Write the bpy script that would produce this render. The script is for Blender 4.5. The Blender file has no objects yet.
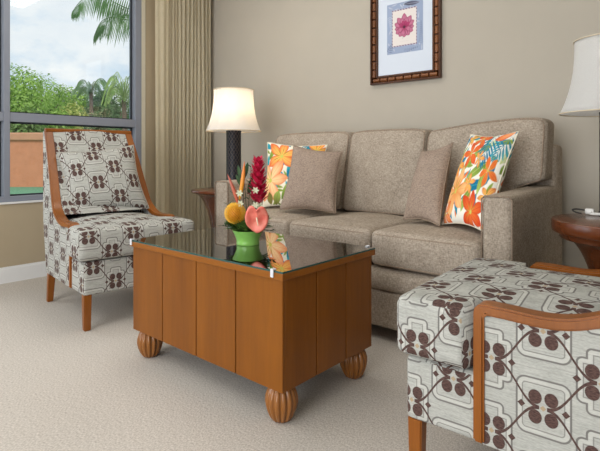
import bpy, bmesh, math, random
import numpy as np
from mathutils import Vector, Matrix

PI = math.pi
C = bpy.context.scene.collection
R = random.Random(7)

# ------------------------------------------------------------------ colour helper
def lin(c):
    return c / 12.92 if c <= 0.04045 else ((c + 0.055) / 1.055) ** 2.4
def rgb(r, g, b):
    return (lin(r / 255), lin(g / 255), lin(b / 255), 1.0)

# ------------------------------------------------------------------ node maths helper
class V:
    """a socket (or number) in a shader tree that understands arithmetic"""
    def __init__(s, nt, x): s.nt, s.x = nt, x
    def _m(s, op, *o, clamp=False):
        n = s.nt.nodes.new('ShaderNodeMath'); n.operation = op; n.use_clamp = clamp
        for i, a in enumerate((s,) + o):
            a = a.x if isinstance(a, V) else a
            if isinstance(a, (int, float)): n.inputs[i].default_value = a
            else: s.nt.links.new(a, n.inputs[i])
        return V(s.nt, n.outputs[0])
    def __add__(s, o): return s._m('ADD', o)
    def __sub__(s, o): return s._m('SUBTRACT', o)
    def __mul__(s, o): return s._m('MULTIPLY', o)
    def __truediv__(s, o): return s._m('DIVIDE', o)
    def rsub(s, o): return V(s.nt, o)._m('SUBTRACT', s)
    def abs(s): return s._m('ABSOLUTE')
    def max(s, o): return s._m('MAXIMUM', o)
    def min(s, o): return s._m('MINIMUM', o)
    def sin(s): return s._m('SINE')
    def fract(s): return s._m('FRACT')
    def sqrt(s): return s._m('SQRT')
    def lt(s, o, soft):           # 1 where s < o, soft edge
        return ((s.rsub(o)) / soft + 0.5)._m('ADD', 0.0, clamp=True)

def new_mat(name):
    m = bpy.data.materials.new(name); m.use_nodes = True
    nt = m.node_tree
    return m, nt, nt.nodes['Principled BSDF']

def setp(b, **k):
    for a, v in k.items():
        b.inputs[a.replace('_', ' ')].default_value = v

def mixc(nt, fac, a, b):
    n = nt.nodes.new('ShaderNodeMix'); n.data_type = 'RGBA'
    f = fac.x if isinstance(fac, V) else fac
    if isinstance(f, (int, float)): n.inputs['Factor'].default_value = f
    else: nt.links.new(f, n.inputs['Factor'])
    for s, v in (('A', a), ('B', b)):
        i = [q for q in n.inputs if q.name == s and q.type == 'RGBA'][0]
        if isinstance(v, tuple): i.default_value = v
        else: nt.links.new(v, i)
    return [q for q in n.outputs if q.type == 'RGBA'][0]

def noise(nt, scale, detail=2.0, stretch=None, coord='Object', rough=0.5):
    tc = nt.nodes.new('ShaderNodeTexCoord')
    src = tc.outputs[coord]
    if stretch:
        mp = nt.nodes.new('ShaderNodeMapping'); mp.inputs['Scale'].default_value = stretch
        nt.links.new(src, mp.inputs['Vector']); src = mp.outputs[0]
    n = nt.nodes.new('ShaderNodeTexNoise')
    n.inputs['Scale'].default_value = scale; n.inputs['Detail'].default_value = detail
    n.inputs['Roughness'].default_value = rough
    nt.links.new(src, n.inputs['Vector'])
    return V(nt, n.outputs['Fac'])

def bump(nt, b, h, strength, dist=0.002):
    n = nt.nodes.new('ShaderNodeBump'); n.inputs['Strength'].default_value = strength
    n.inputs['Distance'].default_value = dist
    nt.links.new(h.x, n.inputs['Height']); nt.links.new(n.outputs[0], b.inputs['Normal'])

def contrast(v, lo, hi):
    return ((v - lo) / (hi - lo))._m('ADD', 0.0, clamp=True)

def plain(name, c, rough=0.6, metal=0.0, spec=0.5, var=0.0, vs=20):
    m, nt, b = new_mat(name)
    setp(b, Base_Color=c, Roughness=rough, Metallic=metal)
    b.inputs['Specular IOR Level'].default_value = spec
    if var:
        n = contrast(noise(nt, vs, 3), .3, .7)
        d = tuple(x * (1 - var) for x in c[:3]) + (1,)
        nt.links.new(mixc(nt, n, d, c), b.inputs['Base Color'])
    return m

def fabric(name, c1, c2, scale=420, rough=0.95, bs=0.5, streak=None):
    m, nt, b = new_mat(name)
    setp(b, Roughness=rough); b.inputs['Specular IOR Level'].default_value = .15
    a = noise(nt, scale, 2, (1, 1, .35)); c = noise(nt, scale, 2, (.35, .35, 1))
    w = noise(nt, 14, 3)
    h = a * .5 + c * .5
    f = contrast(h * .85 + w * .15, .33, .67)
    nt.links.new(mixc(nt, f, c1, c2), b.inputs['Base Color'])
    bump(nt, b, h, bs * .35, .001)
    return m

def wood(name, c1, c2, rough=.3, axis='z', coat=.25):
    m, nt, b = new_mat(name)
    st = {'z': (1, 1, .08), 'x': (.08, 1, 1), 'y': (1, .08, 1)}[axis]
    g = noise(nt, 70, 4, st, rough=.6); w = noise(nt, 7, 2, st)
    f = contrast(g * .4 + w * .6, .25, .75)
    nt.links.new(mixc(nt, f, c1, c2), b.inputs['Base Color'])
    setp(b, Roughness=rough); b.inputs['Coat Weight'].default_value = coat; b.inputs['Specular IOR Level'].default_value = .3
    b.inputs['Coat Roughness'].default_value = .2
    bump(nt, b, g, .06, .001)
    return m

def attr_mat(name, rough=.9, weave=True):
    m, nt, b = new_mat(name)
    a = nt.nodes.new('ShaderNodeAttribute'); a.attribute_name = 'Col'
    nt.links.new(a.outputs['Color'], b.inputs['Base Color'])
    setp(b, Roughness=rough); b.inputs['Specular IOR Level'].default_value = .2
    if weave: bump(nt, b, noise(nt, 500, 1), .2, .001)
    return m

def trellis_mat(name):
    """woven upholstery: staggered clusters of four brown dots, curved stems, grey frames"""
    m, nt, b = new_mat(name)
    uv = nt.nodes.new('ShaderNodeUVMap'); uv.uv_map = 'UVMap'
    sp = nt.nodes.new('ShaderNodeSeparateXYZ'); nt.links.new(uv.outputs[0], sp.inputs[0])
    X, Y = V(nt, sp.outputs[0]), V(nt, sp.outputs[1])
    hx, hy = .113, .087
    # fold to the nearest lattice node
    fx = ((X / (2 * hx)).fract() - .5).abs().rsub(.5) * (2 * hx)
    fy = ((Y / (2 * hy)).fract() - .5).abs().rsub(.5) * (2 * hy)
    over = (fx / hx + fy / hy)._m('GREATER_THAN', 1.0)
    x = fx + over * (fx.rsub(hx) - fx)
    y = fy + over * (fy.rsub(hy) - fy)
    def dist(cx, cy):
        a, c = x - cx, y - cy
        return (a * a + c * c).sqrt()
    a, c = x - .0168, (y - .0225) * .88
    dots = (a * a + c * c).sqrt().lt(.0142, .0012)
    dots = dots.max(((x - .046).abs() + y).lt(.0086, .001))
    # S-shaped stem towards the neighbour
    s = (y - (x * (hy / hx) - (x * (2 * PI / hx)).sin() * .0135)).abs()
    stem = s.lt(.0040, .0012) * x._m('GREATER_THAN', .008)
    brown = dots.max(stem)
    tan = (x + y).lt(.0066, .001)
    # grey frames: a rounded one about every other node, a stepped one about the rest
    def rb(dx, dy, w, h, r):
        a, c = dx - (w - r), dy - (h - r)
        p, q = a.max(0.0), c.max(0.0)
        return (p * p + q * q).sqrt() + a.max(c).min(0.0) - r
    bx, by = fx.rsub(hx), fy.rsub(hy)
    o = rb(fx, fy, .056, .064, .020).min(rb(bx, by, .027, .070, .010).min(rb(bx, by, .046, .049, .012)))
    g1 = o.abs().lt(.0021, .0012)
    g2 = (o + .0125).abs().lt(.0011, .0012)
    band = (o + .0065).abs().lt(.0042, .002)
    lines = noise(nt, 260, 1, (.08, .08, 1.0))
    weave = noise(nt, 420, 2, (.3, .3, 1.0))
    base = mixc(nt, contrast(weave * .5 + lines * .5, .35, .65), rgb(158, 158, 152), rgb(186, 186, 180))
    base = mixc(nt, band * .35, base, rgb(212, 211, 204))
    base = mixc(nt, g1.max(g2 * .75), base, rgb(116, 113, 110))
    bc = mixc(nt, contrast(weave, .35, .65), rgb(70, 52, 48), rgb(98, 76, 71))
    base = mixc(nt, brown, base, bc)
    base = mixc(nt, tan, base, rgb(170, 150, 122))
    nt.links.new(base, b.inputs['Base Color'])
    setp(b, Roughness=.92); b.inputs['Specular IOR Level'].default_value = .2
    bump(nt, b, weave * .6 + brown * .4, .35, .0015)
    return m

def glass_mat(name, tint, ior, rough=0.0):
    m = bpy.data.materials.new(name); m.use_nodes = True
    nt = m.node_tree; nt.nodes.clear()
    out = nt.nodes.new('ShaderNodeOutputMaterial'); mx = nt.nodes.new('ShaderNodeMixShader')
    fr = nt.nodes.new('ShaderNodeFresnel'); fr.inputs['IOR'].default_value = ior
    t = nt.nodes.new('ShaderNodeBsdfTransparent'); t.inputs[0].default_value = tint
    g = nt.nodes.new('ShaderNodeBsdfGlossy'); g.inputs['Roughness'].default_value = rough
    nt.links.new(fr.outputs[0], mx.inputs[0]); nt.links.new(t.outputs[0], mx.inputs[1])
    nt.links.new(g.outputs[0], mx.inputs[2]); nt.links.new(mx.outputs[0], out.inputs[0])
    return m

def leaf_mat(name, c1, c2, scale=3, coord='Object', trans=.25):
    m, nt, b = new_mat(name)
    f = contrast(noise(nt, scale, 4, None, coord), .32, .68)
    col = mixc(nt, f, c1, c2)
    nt.links.new(col, b.inputs['Base Color'])
    setp(b, Roughness=.55)
    if trans:
        tl = nt.nodes.new('ShaderNodeBsdfTranslucent'); nt.links.new(col, tl.inputs[0])
        mx = nt.nodes.new('ShaderNodeMixShader'); mx.inputs[0].default_value = trans
        o = nt.nodes['Material Output']
        nt.links.new(b.outputs[0], mx.inputs[1]); nt.links.new(tl.outputs[0], mx.inputs[2])
        nt.links.new(mx.outputs[0], o.inputs[0])
    return m

# ------------------------------------------------------------------ materials
M = {}
M['wall'] = plain('wall_paint', rgb(186, 178, 165), .9, spec=.2, var=.03, vs=5)
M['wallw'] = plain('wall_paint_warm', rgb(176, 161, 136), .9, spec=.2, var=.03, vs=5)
M['ceil'] = plain('ceiling_paint', rgb(235, 232, 224), .9, spec=.2, var=.02)
M['white'] = plain('white_trim', rgb(226, 226, 226), .45, var=.02)
M['alu'] = plain('window_aluminium', rgb(142, 147, 160), .45, metal=.15, var=.03)
M['gasket'] = plain('window_gasket', rgb(40, 44, 52), .6, var=.05)
M['sofa'] = fabric('taupe_chenille', rgb(128, 116, 103), rgb(192, 178, 162), 230, bs=.7)
M['welt'] = fabric('taupe_piping', rgb(120, 104, 90), rgb(170, 152, 134), 330, bs=.5)
M['pillow'] = fabric('taupe_pillow_cloth', rgb(126, 109, 97), rgb(176, 157, 142), 260, bs=.7)
M['dark'] = plain('dark_base_cloth', rgb(28, 25, 23), .95, var=.2)
M['trellis'] = trellis_mat('trellis_upholstery')
M['cherry_z'] = wood('cherry_wood_upright', rgb(108, 58, 6), rgb(140, 82, 13), .38, 'z', .06)
M['cherry_x'] = wood('cherry_wood_lengthwise', rgb(120, 66, 10), rgb(150, 90, 20), .36, 'x', .06)
M['cherry_dk'] = wood('dark_cherry_wood', rgb(64, 30, 13), rgb(110, 56, 26), .24, 'x', .6)
M['chair_wood'] = wood('armchair_wood', rgb(116, 63, 15), rgb(154, 90, 31), .32, 'z', .12)
M['foot'] = wood('carved_foot_wood', rgb(118, 72, 28), rgb(160, 102, 48), .3, 'z', .4)
M['groove'] = plain('groove_dark_wood', rgb(58, 28, 10), .7, var=.1)  # dark wood of the core between the table planks
M['glass'] = glass_mat('table_glass', (.42, .46, .45, 1), 1.5)
nt = M['glass'].node_tree; lw = nt.nodes.new('ShaderNodeLayerWeight'); lw.inputs['Blend'].default_value = .5
f = V(nt, lw.outputs['Facing']); f = f * f * f * 1.25 + .02
nt.links.new(f._m('ADD', 0.0, clamp=True).x, nt.nodes['Mix Shader'].inputs[0])
M['edge'] = plain('glass_edge', rgb(46, 84, 80), .08, var=.1)
M['pane'] = glass_mat('window_glass', (.95, .97, .97, 1), 1.45)
M['clip'] = plain('clear_plastic_clip', rgb(214, 216, 222), .2, var=.05)
M['shade'] = None
M['pot'] = plain('green_glazed_pot', rgb(134, 190, 92), .3, var=.06)
M['frame_dk'] = wood('frame_dark_wood', rgb(54, 28, 14), rgb(90, 50, 26), .35, 'z')
M['frame_br'] = wood('frame_bamboo_wood', rgb(96, 55, 27), rgb(138, 84, 46), .3, 'z')
M['curtain'] = fabric('beige_curtain_cloth', rgb(228, 217, 190), rgb(242, 232, 206), 300, bs=.2)
M['wire'] = plain('dark_wire', rgb(50, 48, 46), .5, var=.1)
M['plug'] = plain('white_plastic', rgb(226, 224, 220), .4, var=.03)
M['metal'] = plain('brushed_nickel', rgb(170, 165, 155), .3, metal=.9, var=.05)

def carpet():
    m, nt, b = new_mat('beige_loop_carpet')
    f1 = noise(nt, 240, 2, (1, .55, 1)); f2 = noise(nt, 90, 2); w = noise(nt, 1.5, 2)
    f = contrast(f1 * .75 + f2 * .15 + w * .1, .38, .62)
    nt.links.new(mixc(nt, f, rgb(176, 168, 159), rgb(210, 203, 195)), b.inputs['Base Color'])
    setp(b, Roughness=1.0); b.inputs['Specular IOR Level'].default_value = .05
    bump(nt, b, f1 * .7 + f2 * .3, .5, .003)
    return m
M['carpet'] = carpet()

def shade_mat():
    m, nt, b = new_mat('white_linen_shade')
    w = noise(nt, 300, 2)
    col = mixc(nt, contrast(w, .3, .7), rgb(244, 243, 241), rgb(251, 250, 249))
    nt.links.new(col, b.inputs['Base Color']); setp(b, Roughness=.9)
    tl = nt.nodes.new('ShaderNodeBsdfTranslucent'); nt.links.new(col, tl.inputs[0])
    mx = nt.nodes.new('ShaderNodeMixShader'); mx.inputs[0].default_value = .28
    nt.links.new(b.outputs[0], mx.inputs[1]); nt.links.new(tl.outputs[0], mx.inputs[2])
    nt.links.new(mx.outputs[0], nt.nodes['Material Output'].inputs[0])
    return m
M['shade'] = shade_mat()

def lattice_mat():
    m, nt, b = new_mat('navy_lattice_ceramic')
    tc = nt.nodes.new('ShaderNodeTexCoord'); sp = nt.nodes.new('ShaderNodeSeparateXYZ')
    nt.links.new(tc.outputs['Object'], sp.inputs[0])
    a = V(nt, sp.outputs[1])._m('ARCTAN2', V(nt, sp.outputs[0])) / (2 * PI)
    z = V(nt, sp.outputs[2])
    u = a * 14
    l1 = ((u + z * 26).fract() - .5).abs().lt(.055, .05)
    l2 = ((u - z * 26).fract() - .5).abs().lt(.055, .05)
    l = l1.max(l2)
    n = contrast(noise(nt, 60, 2), .3, .7)
    dk = mixc(nt, n, rgb(16, 18, 28), rgb(30, 32, 46))
    nt.links.new(mixc(nt, l, dk, rgb(98, 88, 80)), b.inputs['Base Color'])
    setp(b, Roughness=.4); bump(nt, b, l, .6, .004)
    return m
M['lattice'] = lattice_mat()

# ------------------------------------------------------------------ object helpers
def link(name, me, mat, parent=None, loc=None, rot=None):
    o = bpy.data.objects.new(name, me); C.objects.link(o)
    if mat and len(me.materials) == 0: me.materials.append(mat)
    if parent: o.parent = parent
    if loc: o.location = loc
    if rot: o.rotation_euler = rot
    return o

def obj(name, bm, mat, parent=None, smooth=True, loc=None, rot=None, angle=40):
    me = bpy.data.meshes.new(name)
    bmesh.ops.recalc_face_normals(bm, faces=bm.faces[:])
    for f in bm.faces: f.smooth = smooth
    bm.to_mesh(me); bm.free()
    if smooth and angle: 
        try: me.set_sharp_from_angle(angle=math.radians(angle))
        except Exception: pass
    return link(name, me, mat, parent, loc, rot)

def thing(name, label, cat, loc=(0, 0, 0), rotz=0, group=None):
    o = bpy.data.objects.new(name, None); C.objects.link(o)
    o.empty_display_size = .05
    o.location = loc; o.rotation_euler = (0, 0, rotz)
    return tag(o, label, cat, group)

def tag(o, label, cat, group=None):
    o['label'] = label; o['category'] = cat
    if group: o['group'] = group
    return o

def struct(name, bm, mat, smooth=False):
    o = obj(name, bm, mat, None, smooth); o['kind'] = 'structure'; return o

def add_box(bm, lo, hi, bev=0, seg=2):
    s = [h - l for l, h in zip(lo, hi)]
    mt = Matrix.Translation([(l + h) / 2 for l, h in zip(lo, hi)]) @ Matrix.Diagonal((*s, 1))
    r = bmesh.ops.create_cube(bm, size=1, matrix=mt)
    if bev:
        es = list({e for v in r['verts'] for e in v.link_edges})
        bmesh.ops.bevel(bm, geom=es, offset=bev, segments=seg, affect='EDGES', profile=.5)

def box(lo, hi, bev=0, seg=2):
    bm = bmesh.new(); add_box(bm, lo, hi, bev, seg); return bm

def add_tube(bm, pts, r, n=8, closed=False, caps=True):
    pts = [Vector(p) for p in pts]; k = len(pts)
    rad = r if isinstance(r, (list, tuple)) else [r] * k
    rings = []; up = None
    for i, p in enumerate(pts):
        if closed: t = pts[(i + 1) % k] - pts[i - 1]
        else: t = pts[min(i + 1, k - 1)] - pts[max(i - 1, 0)]
        t.normalize()
        if up is None: up = t.orthogonal()
        up = (up - t * up.dot(t)).normalized(); sd = t.cross(up)
        rings.append([bm.verts.new(p + (up * math.cos(2 * PI * j / n) + sd * math.sin(2 * PI * j / n)) * rad[i]) for j in range(n)])
    for i in range(k if closed else k - 1):
        a, b = rings[i], rings[(i + 1) % k]
        for j in range(n):
            bm.faces.new((a[j], a[(j + 1) % n], b[(j + 1) % n], b[j]))
    if not closed and caps:
        bm.faces.new(rings[0][::-1]); bm.faces.new(rings[-1])

def add_lathe(bm, prof, n=32, c=(0, 0, 0), cap=True):
    rings = []
    for r, z in prof:
        rings.append([bm.verts.new((c[0] + r * math.cos(2 * PI * j / n), c[1] + r * math.sin(2 * PI * j / n), c[2] + z)) for j in range(n)])
    for a, b in zip(rings, rings[1:]):
        for j in range(n): bm.faces.new((a[j], a[(j + 1) % n], b[(j + 1) % n], b[j]))
    if cap:
        if prof[0][0] > 1e-4: bm.faces.new(rings[0][::-1])
        if prof[-1][0] > 1e-4: bm.faces.new(rings[-1])

def axis_pts(h, r, k, m):
    a = [-h + r * (1 - math.cos(PI / 2 * i / k)) if False else -h + r * i / k for i in range(k)]
    mid = [-h + r + (2 * h - 2 * r) * i / m for i in range(m + 1)]
    return a + mid + [-x for x in a[::-1]]

def rbox(hx, hy, hz, r, k=4, m=8, warp=None):
    """softly rounded box about the origin, with a dense surface; warp(p) moves each point"""
    A = [axis_pts(h, r, k, m) for h in (hx, hy, hz)]
    bm = bmesh.new(); vs = {}
    inner = (hx - r, hy - r, hz - r)
    def vert(p):
        key = tuple(round(c, 6) for c in p)
        if key not in vs:
            q = Vector([max(-i, min(i, c)) for c, i in zip(p, inner)])
            d = Vector(p) - q
            v = q + d.normalized() * r if d.length > 1e-9 else q
            if warp: v = Vector(warp(v))
            vs[key] = bm.verts.new(v)
        return vs[key]
    H = (hx, hy, hz)
    for ax in range(3):
        u, w = [i for i in range(3) if i != ax]
        for s in (-1, 1):
            for i in range(len(A[u]) - 1):
                for j in range(len(A[w]) - 1):
                    c = []
                    for a, b in ((i, j), (i + 1, j), (i + 1, j + 1), (i, j + 1)):
                        p = [0, 0, 0]; p[ax] = s * H[ax]; p[u] = A[u][a]; p[w] = A[w][b]; c.append(vert(p))
                    bm.faces.new(c if s > 0 else c[::-1])
    return bm

def move(bm, v):
    bmesh.ops.translate(bm, verts=bm.verts[:], vec=v); return bm

def box_uv(o, off=(0, 0)):
    me = o.data
    uv = me.uv_layers.new(name='UVMap')
    for p in me.polygons:
        n = p.normal; ax = max(range(3), key=lambda i: abs(n[i]))
        for li in p.loop_indices:
            c = me.vertices[me.loops[li].vertex_index].co
            if ax == 0: q = (c.y, c.z)
            elif ax == 1: q = (c.x, c.z)
            else: q = (c.y, c.x)
            uv.data[li].uv = (q[0] + off[0], q[1] + off[1])

def smoothstep(a, b, x):
    t = max(0, min(1, (x - a) / (b - a))); return t * t * (3 - 2 * t)

# ------------------------------------------------------------------ camera
F, HZ, H = 489.6, 155.0, 0.88
ANG = math.atan(425 / F)
fw = Vector((-math.sin(ANG), math.cos(ANG), 0)); rt = Vector((math.cos(ANG), math.sin(ANG), 0))
cd = bpy.data.cameras.new('camera'); cam = bpy.data.objects.new('camera', cd); C.objects.link(cam)
cam.location = (0, 0, H); cam.rotation_euler = (PI / 2, 0, ANG)
cd.sensor_width = 36; cd.lens = F / 600 * 36; cd.shift_y = -(225.5 - HZ) / 600
cd.clip_start = .05; cd.clip_end = 300
bpy.context.scene.camera = cam

def at(u, v, d):
    return Vector((0, 0, H)) + fw * d + rt * ((u - 300) / F * d) + Vector((0, 0, (HZ - v) / F * d))

# ------------------------------------------------------------------ room shell
XL, YB, XR, YR, ZC = -3.74, 2.95, 1.9, -2.6, 2.62
WY0, WY1, WZ0, WZ1 = -1.3, 2.255, .555, 2.42
struct('floor', box((XL, YR, -.1), (XR, YB, 0)), M['carpet'])
struct('ceiling', box((XL - .15, YR - .15, ZC), (XR + .15, YB + .15, ZC + .1)), M['ceil'])
struct('wall_back', box((XL - .15, YB, -.1), (XR + .15, YB + .15, ZC)), M['wall'])
struct('wall_right', box((XR, YR, -.1), (XR + .15, YB, ZC)), M['wall'])
struct('wall_front', box((XL - .15, YR - .15, -.1), (XR + .15, YR, ZC)), M['wall'])
bm = bmesh.new()
add_box(bm, (XL - .15, YR, -.1), (XL, YB, WZ0)); add_box(bm, (XL - .15, YR, WZ1), (XL, YB, ZC))
add_box(bm, (XL - .15, YR, WZ0), (XL, WY0, WZ1)); add_box(bm, (XL - .15, WY1, WZ0), (XL, YB, WZ1))
struct('wall_left', bm, M['wallw'])
def baseboard(name, lo, hi, ax):
    bm = bmesh.new(); add_box(bm, lo, hi)
    l2, h2 = list(lo), list(hi); 
    l2[2] = hi[2] - .001; h2[2] = hi[2] + .012
    if ax == 'x': h2[0] = lo[0] + .009
    else: l2[1] = hi[1] - .009
    add_box(bm, l2, h2)
    struct(name, bm, M['white'])
baseboard('baseboard_left', (XL, YR, 0), (XL + .016, YB, .097), 'x')
baseboard('baseboard_back', (XL + .016, YB - .016, 0), (XR, YB, .097), 'y')

# window: aluminium frame, posts, rails and panes
wx0, wx1 = XL - .095, XL + .004
bm = bmesh.new()
add_box(bm, (wx0, WY0, WZ0), (wx1, WY1, WZ0 + .038), .003)
add_box(bm, (wx0, WY0, WZ1 - .05), (wx1, WY1, WZ1), .003)
add_box(bm, (wx0, WY1 - .058, WZ0), (wx1, WY1, WZ1), .003)
add_box(bm, (wx0, WY0, WZ0), (wx1, WY0 + .06, WZ1), .003)
wnd = obj('window_1', bm, M['alu'], smooth=False); wnd['kind'] = 'structure'
def mullion(y0, y1): obj('mullion', box((wx0, y0, WZ0 + .03), (wx1, y1, WZ1 - .03), .003), M['alu'], wnd, False)
mullion(1.204, 1.244); mullion(-.06, 0)
def rail(y0, y1): obj('rail', box((wx0 + .004, y0, 1.112), (wx1 - .004, y1, 1.176), .003), M['alu'], wnd, False)
rail(1.244, WY1 - .058); rail(0, 1.204); rail(WY0 + .06, -.06)
for y0, y1 in ((1.244, WY1 - .058), (0, 1.204), (WY0 + .06, -.06)):
    for z0, z1 in ((WZ0 + .038, 1.112), (1.176, WZ1 - .05)):
        obj('pane', box((XL - .060, y0, z0), (XL - .054, y1, z1)), M['pane'], wnd, False)
        bm = bmesh.new(); g = .010
        add_box(bm, (XL - .064, y0, z0), (XL - .046, y0 + g, z1)); add_box(bm, (XL - .064, y1 - g, z0), (XL - .046, y1, z1))
        add_box(bm, (XL - .064, y0, z0), (XL - .046, y1, z0 + g)); add_box(bm, (XL - .064, y0, z1 - g), (XL - .046, y1, z1))
        obj('gasket', bm, M['gasket'], wnd, False)
struct('trim_1', box((XL, WY1, WZ0 - .02), (XL + .006, WY1 + .035, WZ1)), plain('cream_reveal', rgb(206, 199, 180), .7, var=.03))
struct('trim_2', box((XL - .01, WY0, WZ0 - .014), (XL + .012, WY1 + .02, WZ0), .002), M['white'])

# ------------------------------------------------------------------ curtain (stacked pleats)
def curtain():
    bm = bmesh.new()
    y0, y1 = 2.30, 2.895; n = 260; nz = 14
    rows = []
    for k in range(nz + 1):
        z = .015 + (2.56 - .015) * k / nz
        row = []
        for i in range(n + 1):
            t = i / n; y = y0 + (y1 - y0) * t
            if t < .22:      # leading flat fold
                a = .020 * math.sin(PI * t / .22 * 1.0) + .004 * math.sin(t * 70)
                x = -3.600 + a
            else:
                ph = (t - .22) / .78 * 2 * PI * 11.5
                x = -3.62 + .024 * math.sin(ph + .25 * math.sin(ph * .37)) * (.75 + .25 * math.sin(ph * .21 + 1))
                y += .006 * math.sin(2 * ph)
            y += .010 * (1 - z / 2.56) * math.sin(t * 9)
            x += .004 * math.sin(z * 2.2 + t * 14)
            row.append(bm.verts.new((x, y, z)))
        rows.append(row)
    for a, b in zip(rows, rows[1:]):
        for i in range(n): bm.faces.new((a[i], a[i + 1], b[i + 1], b[i]))
    bmesh.ops.solidify(bm, geom=bm.faces[:], thickness=.003)
    o = obj('curtain', bm, M['curtain'], angle=0)
    tag(o, 'beige pleated floor length curtain gathered in the corner beside the window', 'curtain')
    tr = box((XL + .06, -1.2, 2.565), (XL + .18, 2.93, ZC - .002), .004)
    tag(obj('curtain_track', tr, M['white'], smooth=False), 'white curtain track fixed to the ceiling above the window', 'curtain track')
curtain()

# ------------------------------------------------------------------ sofa
def sofa():
    s = thing('sofa', 'three seat taupe fabric sofa with square arms against the back wall', 'sofa', (-1.548, 2.45, 0))
    W = .915
    def soft(name, c, h, r, par, mat='sofa', warp=None, k=3, m=8):
        bm = rbox(h[0], h[1], h[2], r, k, m, warp); move(bm, c)
        return obj(name, bm, M[mat], par, angle=0)
    def loop(par, pts, r=.0042):
        bm = bmesh.new(); add_tube(bm, pts, r, 6, closed=True)
        return obj('piping', bm, M['welt'], par, angle=0)
    soft('base', (0, -.015, .15), (.800, .43, .088), .016, s)
    soft('front_rail', (0, -.10, .292), (.792, .357, .055), .03, s,
         warp=lambda p: (p.x, p.y - (.012 * (1 - (p.z / .055) ** 2) if p.y < 0 else 0), p.z))
    for sx in (-1, 1):
        bm = rbox(.062, .405, .328, .028, 3, 8, lambda p: (p.x, p.y, p.z + (.012 * smoothstep(-.435, .3, p.y) if p.z > 0 else 0)))
        move(bm, (sx * (W - .062), -.042, .388))
        a = obj('arm', bm, M['sofa'], s, angle=0)
        x0, x1 = sx * (W - .062) - .052, sx * (W - .062) + .052
        yf = -.447
        bm = bmesh.new()
        for xx in (x0 - .008, x1 + .008):
            add_tube(bm, [(xx, yf + .006, .065), (xx, yf + .006, .69), (xx, yf + .004, .702)], .0035, 6)
        add_tube(bm, [(x0 - .008, yf + .006, .700), (x0 + .004, yf + .006, .712), (x1 - .004, yf + .006, .712), (x1 + .008, yf + .006, .700)], .0035, 6)
        obj('piping', bm, M['welt'], a, angle=0)
    bf = soft('back_frame', (0, .305, .498), (W - .004, .075, .438), .03, s)
    hw = .264
    for i in (-1, 0, 1):
        x = i * .530
        def warp(p):
            cr = .020 * (1 - (p.x / hw) ** 2) * max(0, 1 - (p.y / .365) ** 2)
            fr = .012 * (1 - (p.x / hw) ** 2) if p.y < -.30 else 0
            return (p.x, p.y - fr * (1 - min(1, abs(p.z) / .085) ** 2), p.z + (cr if p.z > 0 else 0))
        c = soft('seat_cushion', (x, -.105, .437), (hw, .362, .084), .030, s, warp=warp, m=10)
        for zz in (.437 - .070, .437 + .066):
            P = []
            hx, hy = hw - .008, .354
            for cx, cy, a0 in ((hx - .03, hy - .03, 0), (-hx + .03, hy - .03, 90), (-hx + .03, -hy + .03, 180), (hx - .03, -hy + .03, 270)):
                for q in range(5):
                    a = math.radians(a0 + q * 22.5); P.append((x + cx + .032 * math.cos(a), -.105 + cy + .032 * math.sin(a), zz))
            # follow the crowned front
            Q = []
            for j in range(len(P)):
                a, b = Vector(P[j]), Vector(P[(j + 1) % len(P)])
                nn = max(1, int((b - a).length / .05))
                for t in range(nn):
                    p = a.lerp(b, t / nn); lx = p.x - x
                    if p.y < -.4: p.y -= .006 * (1 - (lx / hw) ** 2)
                    p.z += .010 * (1 - (lx / hw) ** 2) * (1 if zz > .437 else 0) * (1 - ((p.y + .105) / .365) ** 2)
                    Q.append(p)
            loop(c, Q, .0042)
    # back cushions: upright, leaning on the frame, outer ones reach over the arms
    hz = .245
    for i in (-1, 0, 1):
        xc = i * .530
        def warp(p, i=i):
            z = p.z + hz                       # 0..0.49 above the seat
            e = smoothstep(.185, .215, z) * (.105 if i > 0 else .140)
            x = p.x
            if i > 0 and x > 0: x = x * (1 + e / .262)
            if i < 0 and x < 0: x = x * (1 + e / .262)
            lean = .105 * (z / .49)
            lx = max(-1, min(1, p.x / .262)); lz = p.z / hz
            puff = .035 * (1 - lx ** 2) * (1 - lz ** 2)
            top = .016 * (1 - lx ** 4) * (1 if p.z > hz - .05 else 0)
            if abs(i) == 1 and z < .2: x = x * (1 - .015)
            y = p.y + lean - (puff if p.y < 0 else -puff * .2)
            rise = .045 * smoothstep(-.26, .26, p.x) * (z / .49) if i > 0 else 0
            return (x, y, p.z + top + rise - (.008 if i > 0 else 0) * (z / .49))
        bm = rbox(.262, .085, hz, .032, 3, 14, warp)
        move(bm, (xc, .108, .533 + hz))
        c = obj('back_cushion', bm, M['sofa'], s, angle=0)
        # welt along the front edges
        for fy in (-.072, .072):
            P = []
            def pt(x, z, fy=fy):
                v = Vector(warp(Vector((x, fy, z))))
                return Vector((v.x + xc, v.y + .108 + (-.004 if fy < 0 else .004), v.z + .533 + hz))
            a, b = .252, hz - .010
            for t in range(13): P.append((-a + .03 + (2 * a - .06) * t / 12, b))
            P.append((a - .006, b - .008))
            for t in range(13): P.append((a, b - .03 - (2 * b - .06) * t / 12))
            P.append((a - .008, -b + .006))
            for t in range(13): P.append((a - .03 - (2 * a - .06) * t / 12, -b))
            P.append((-a + .006, -b + .008))
            for t in range(13): P.append((-a, -b + .03 + (2 * b - .06) * t / 12))
            P.append((-a + .008, b - .006))
            loop(c, [pt(*q) for q in P], .0045)
    for sx in (-1, 1):
        for y in (-.38, .36):
            obj('leg', box((sx * .82 - .03, y - .03, 0), (sx * .82 + .03, y + .03, .07), .004), M['dark'], s, False)
sofa()

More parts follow.
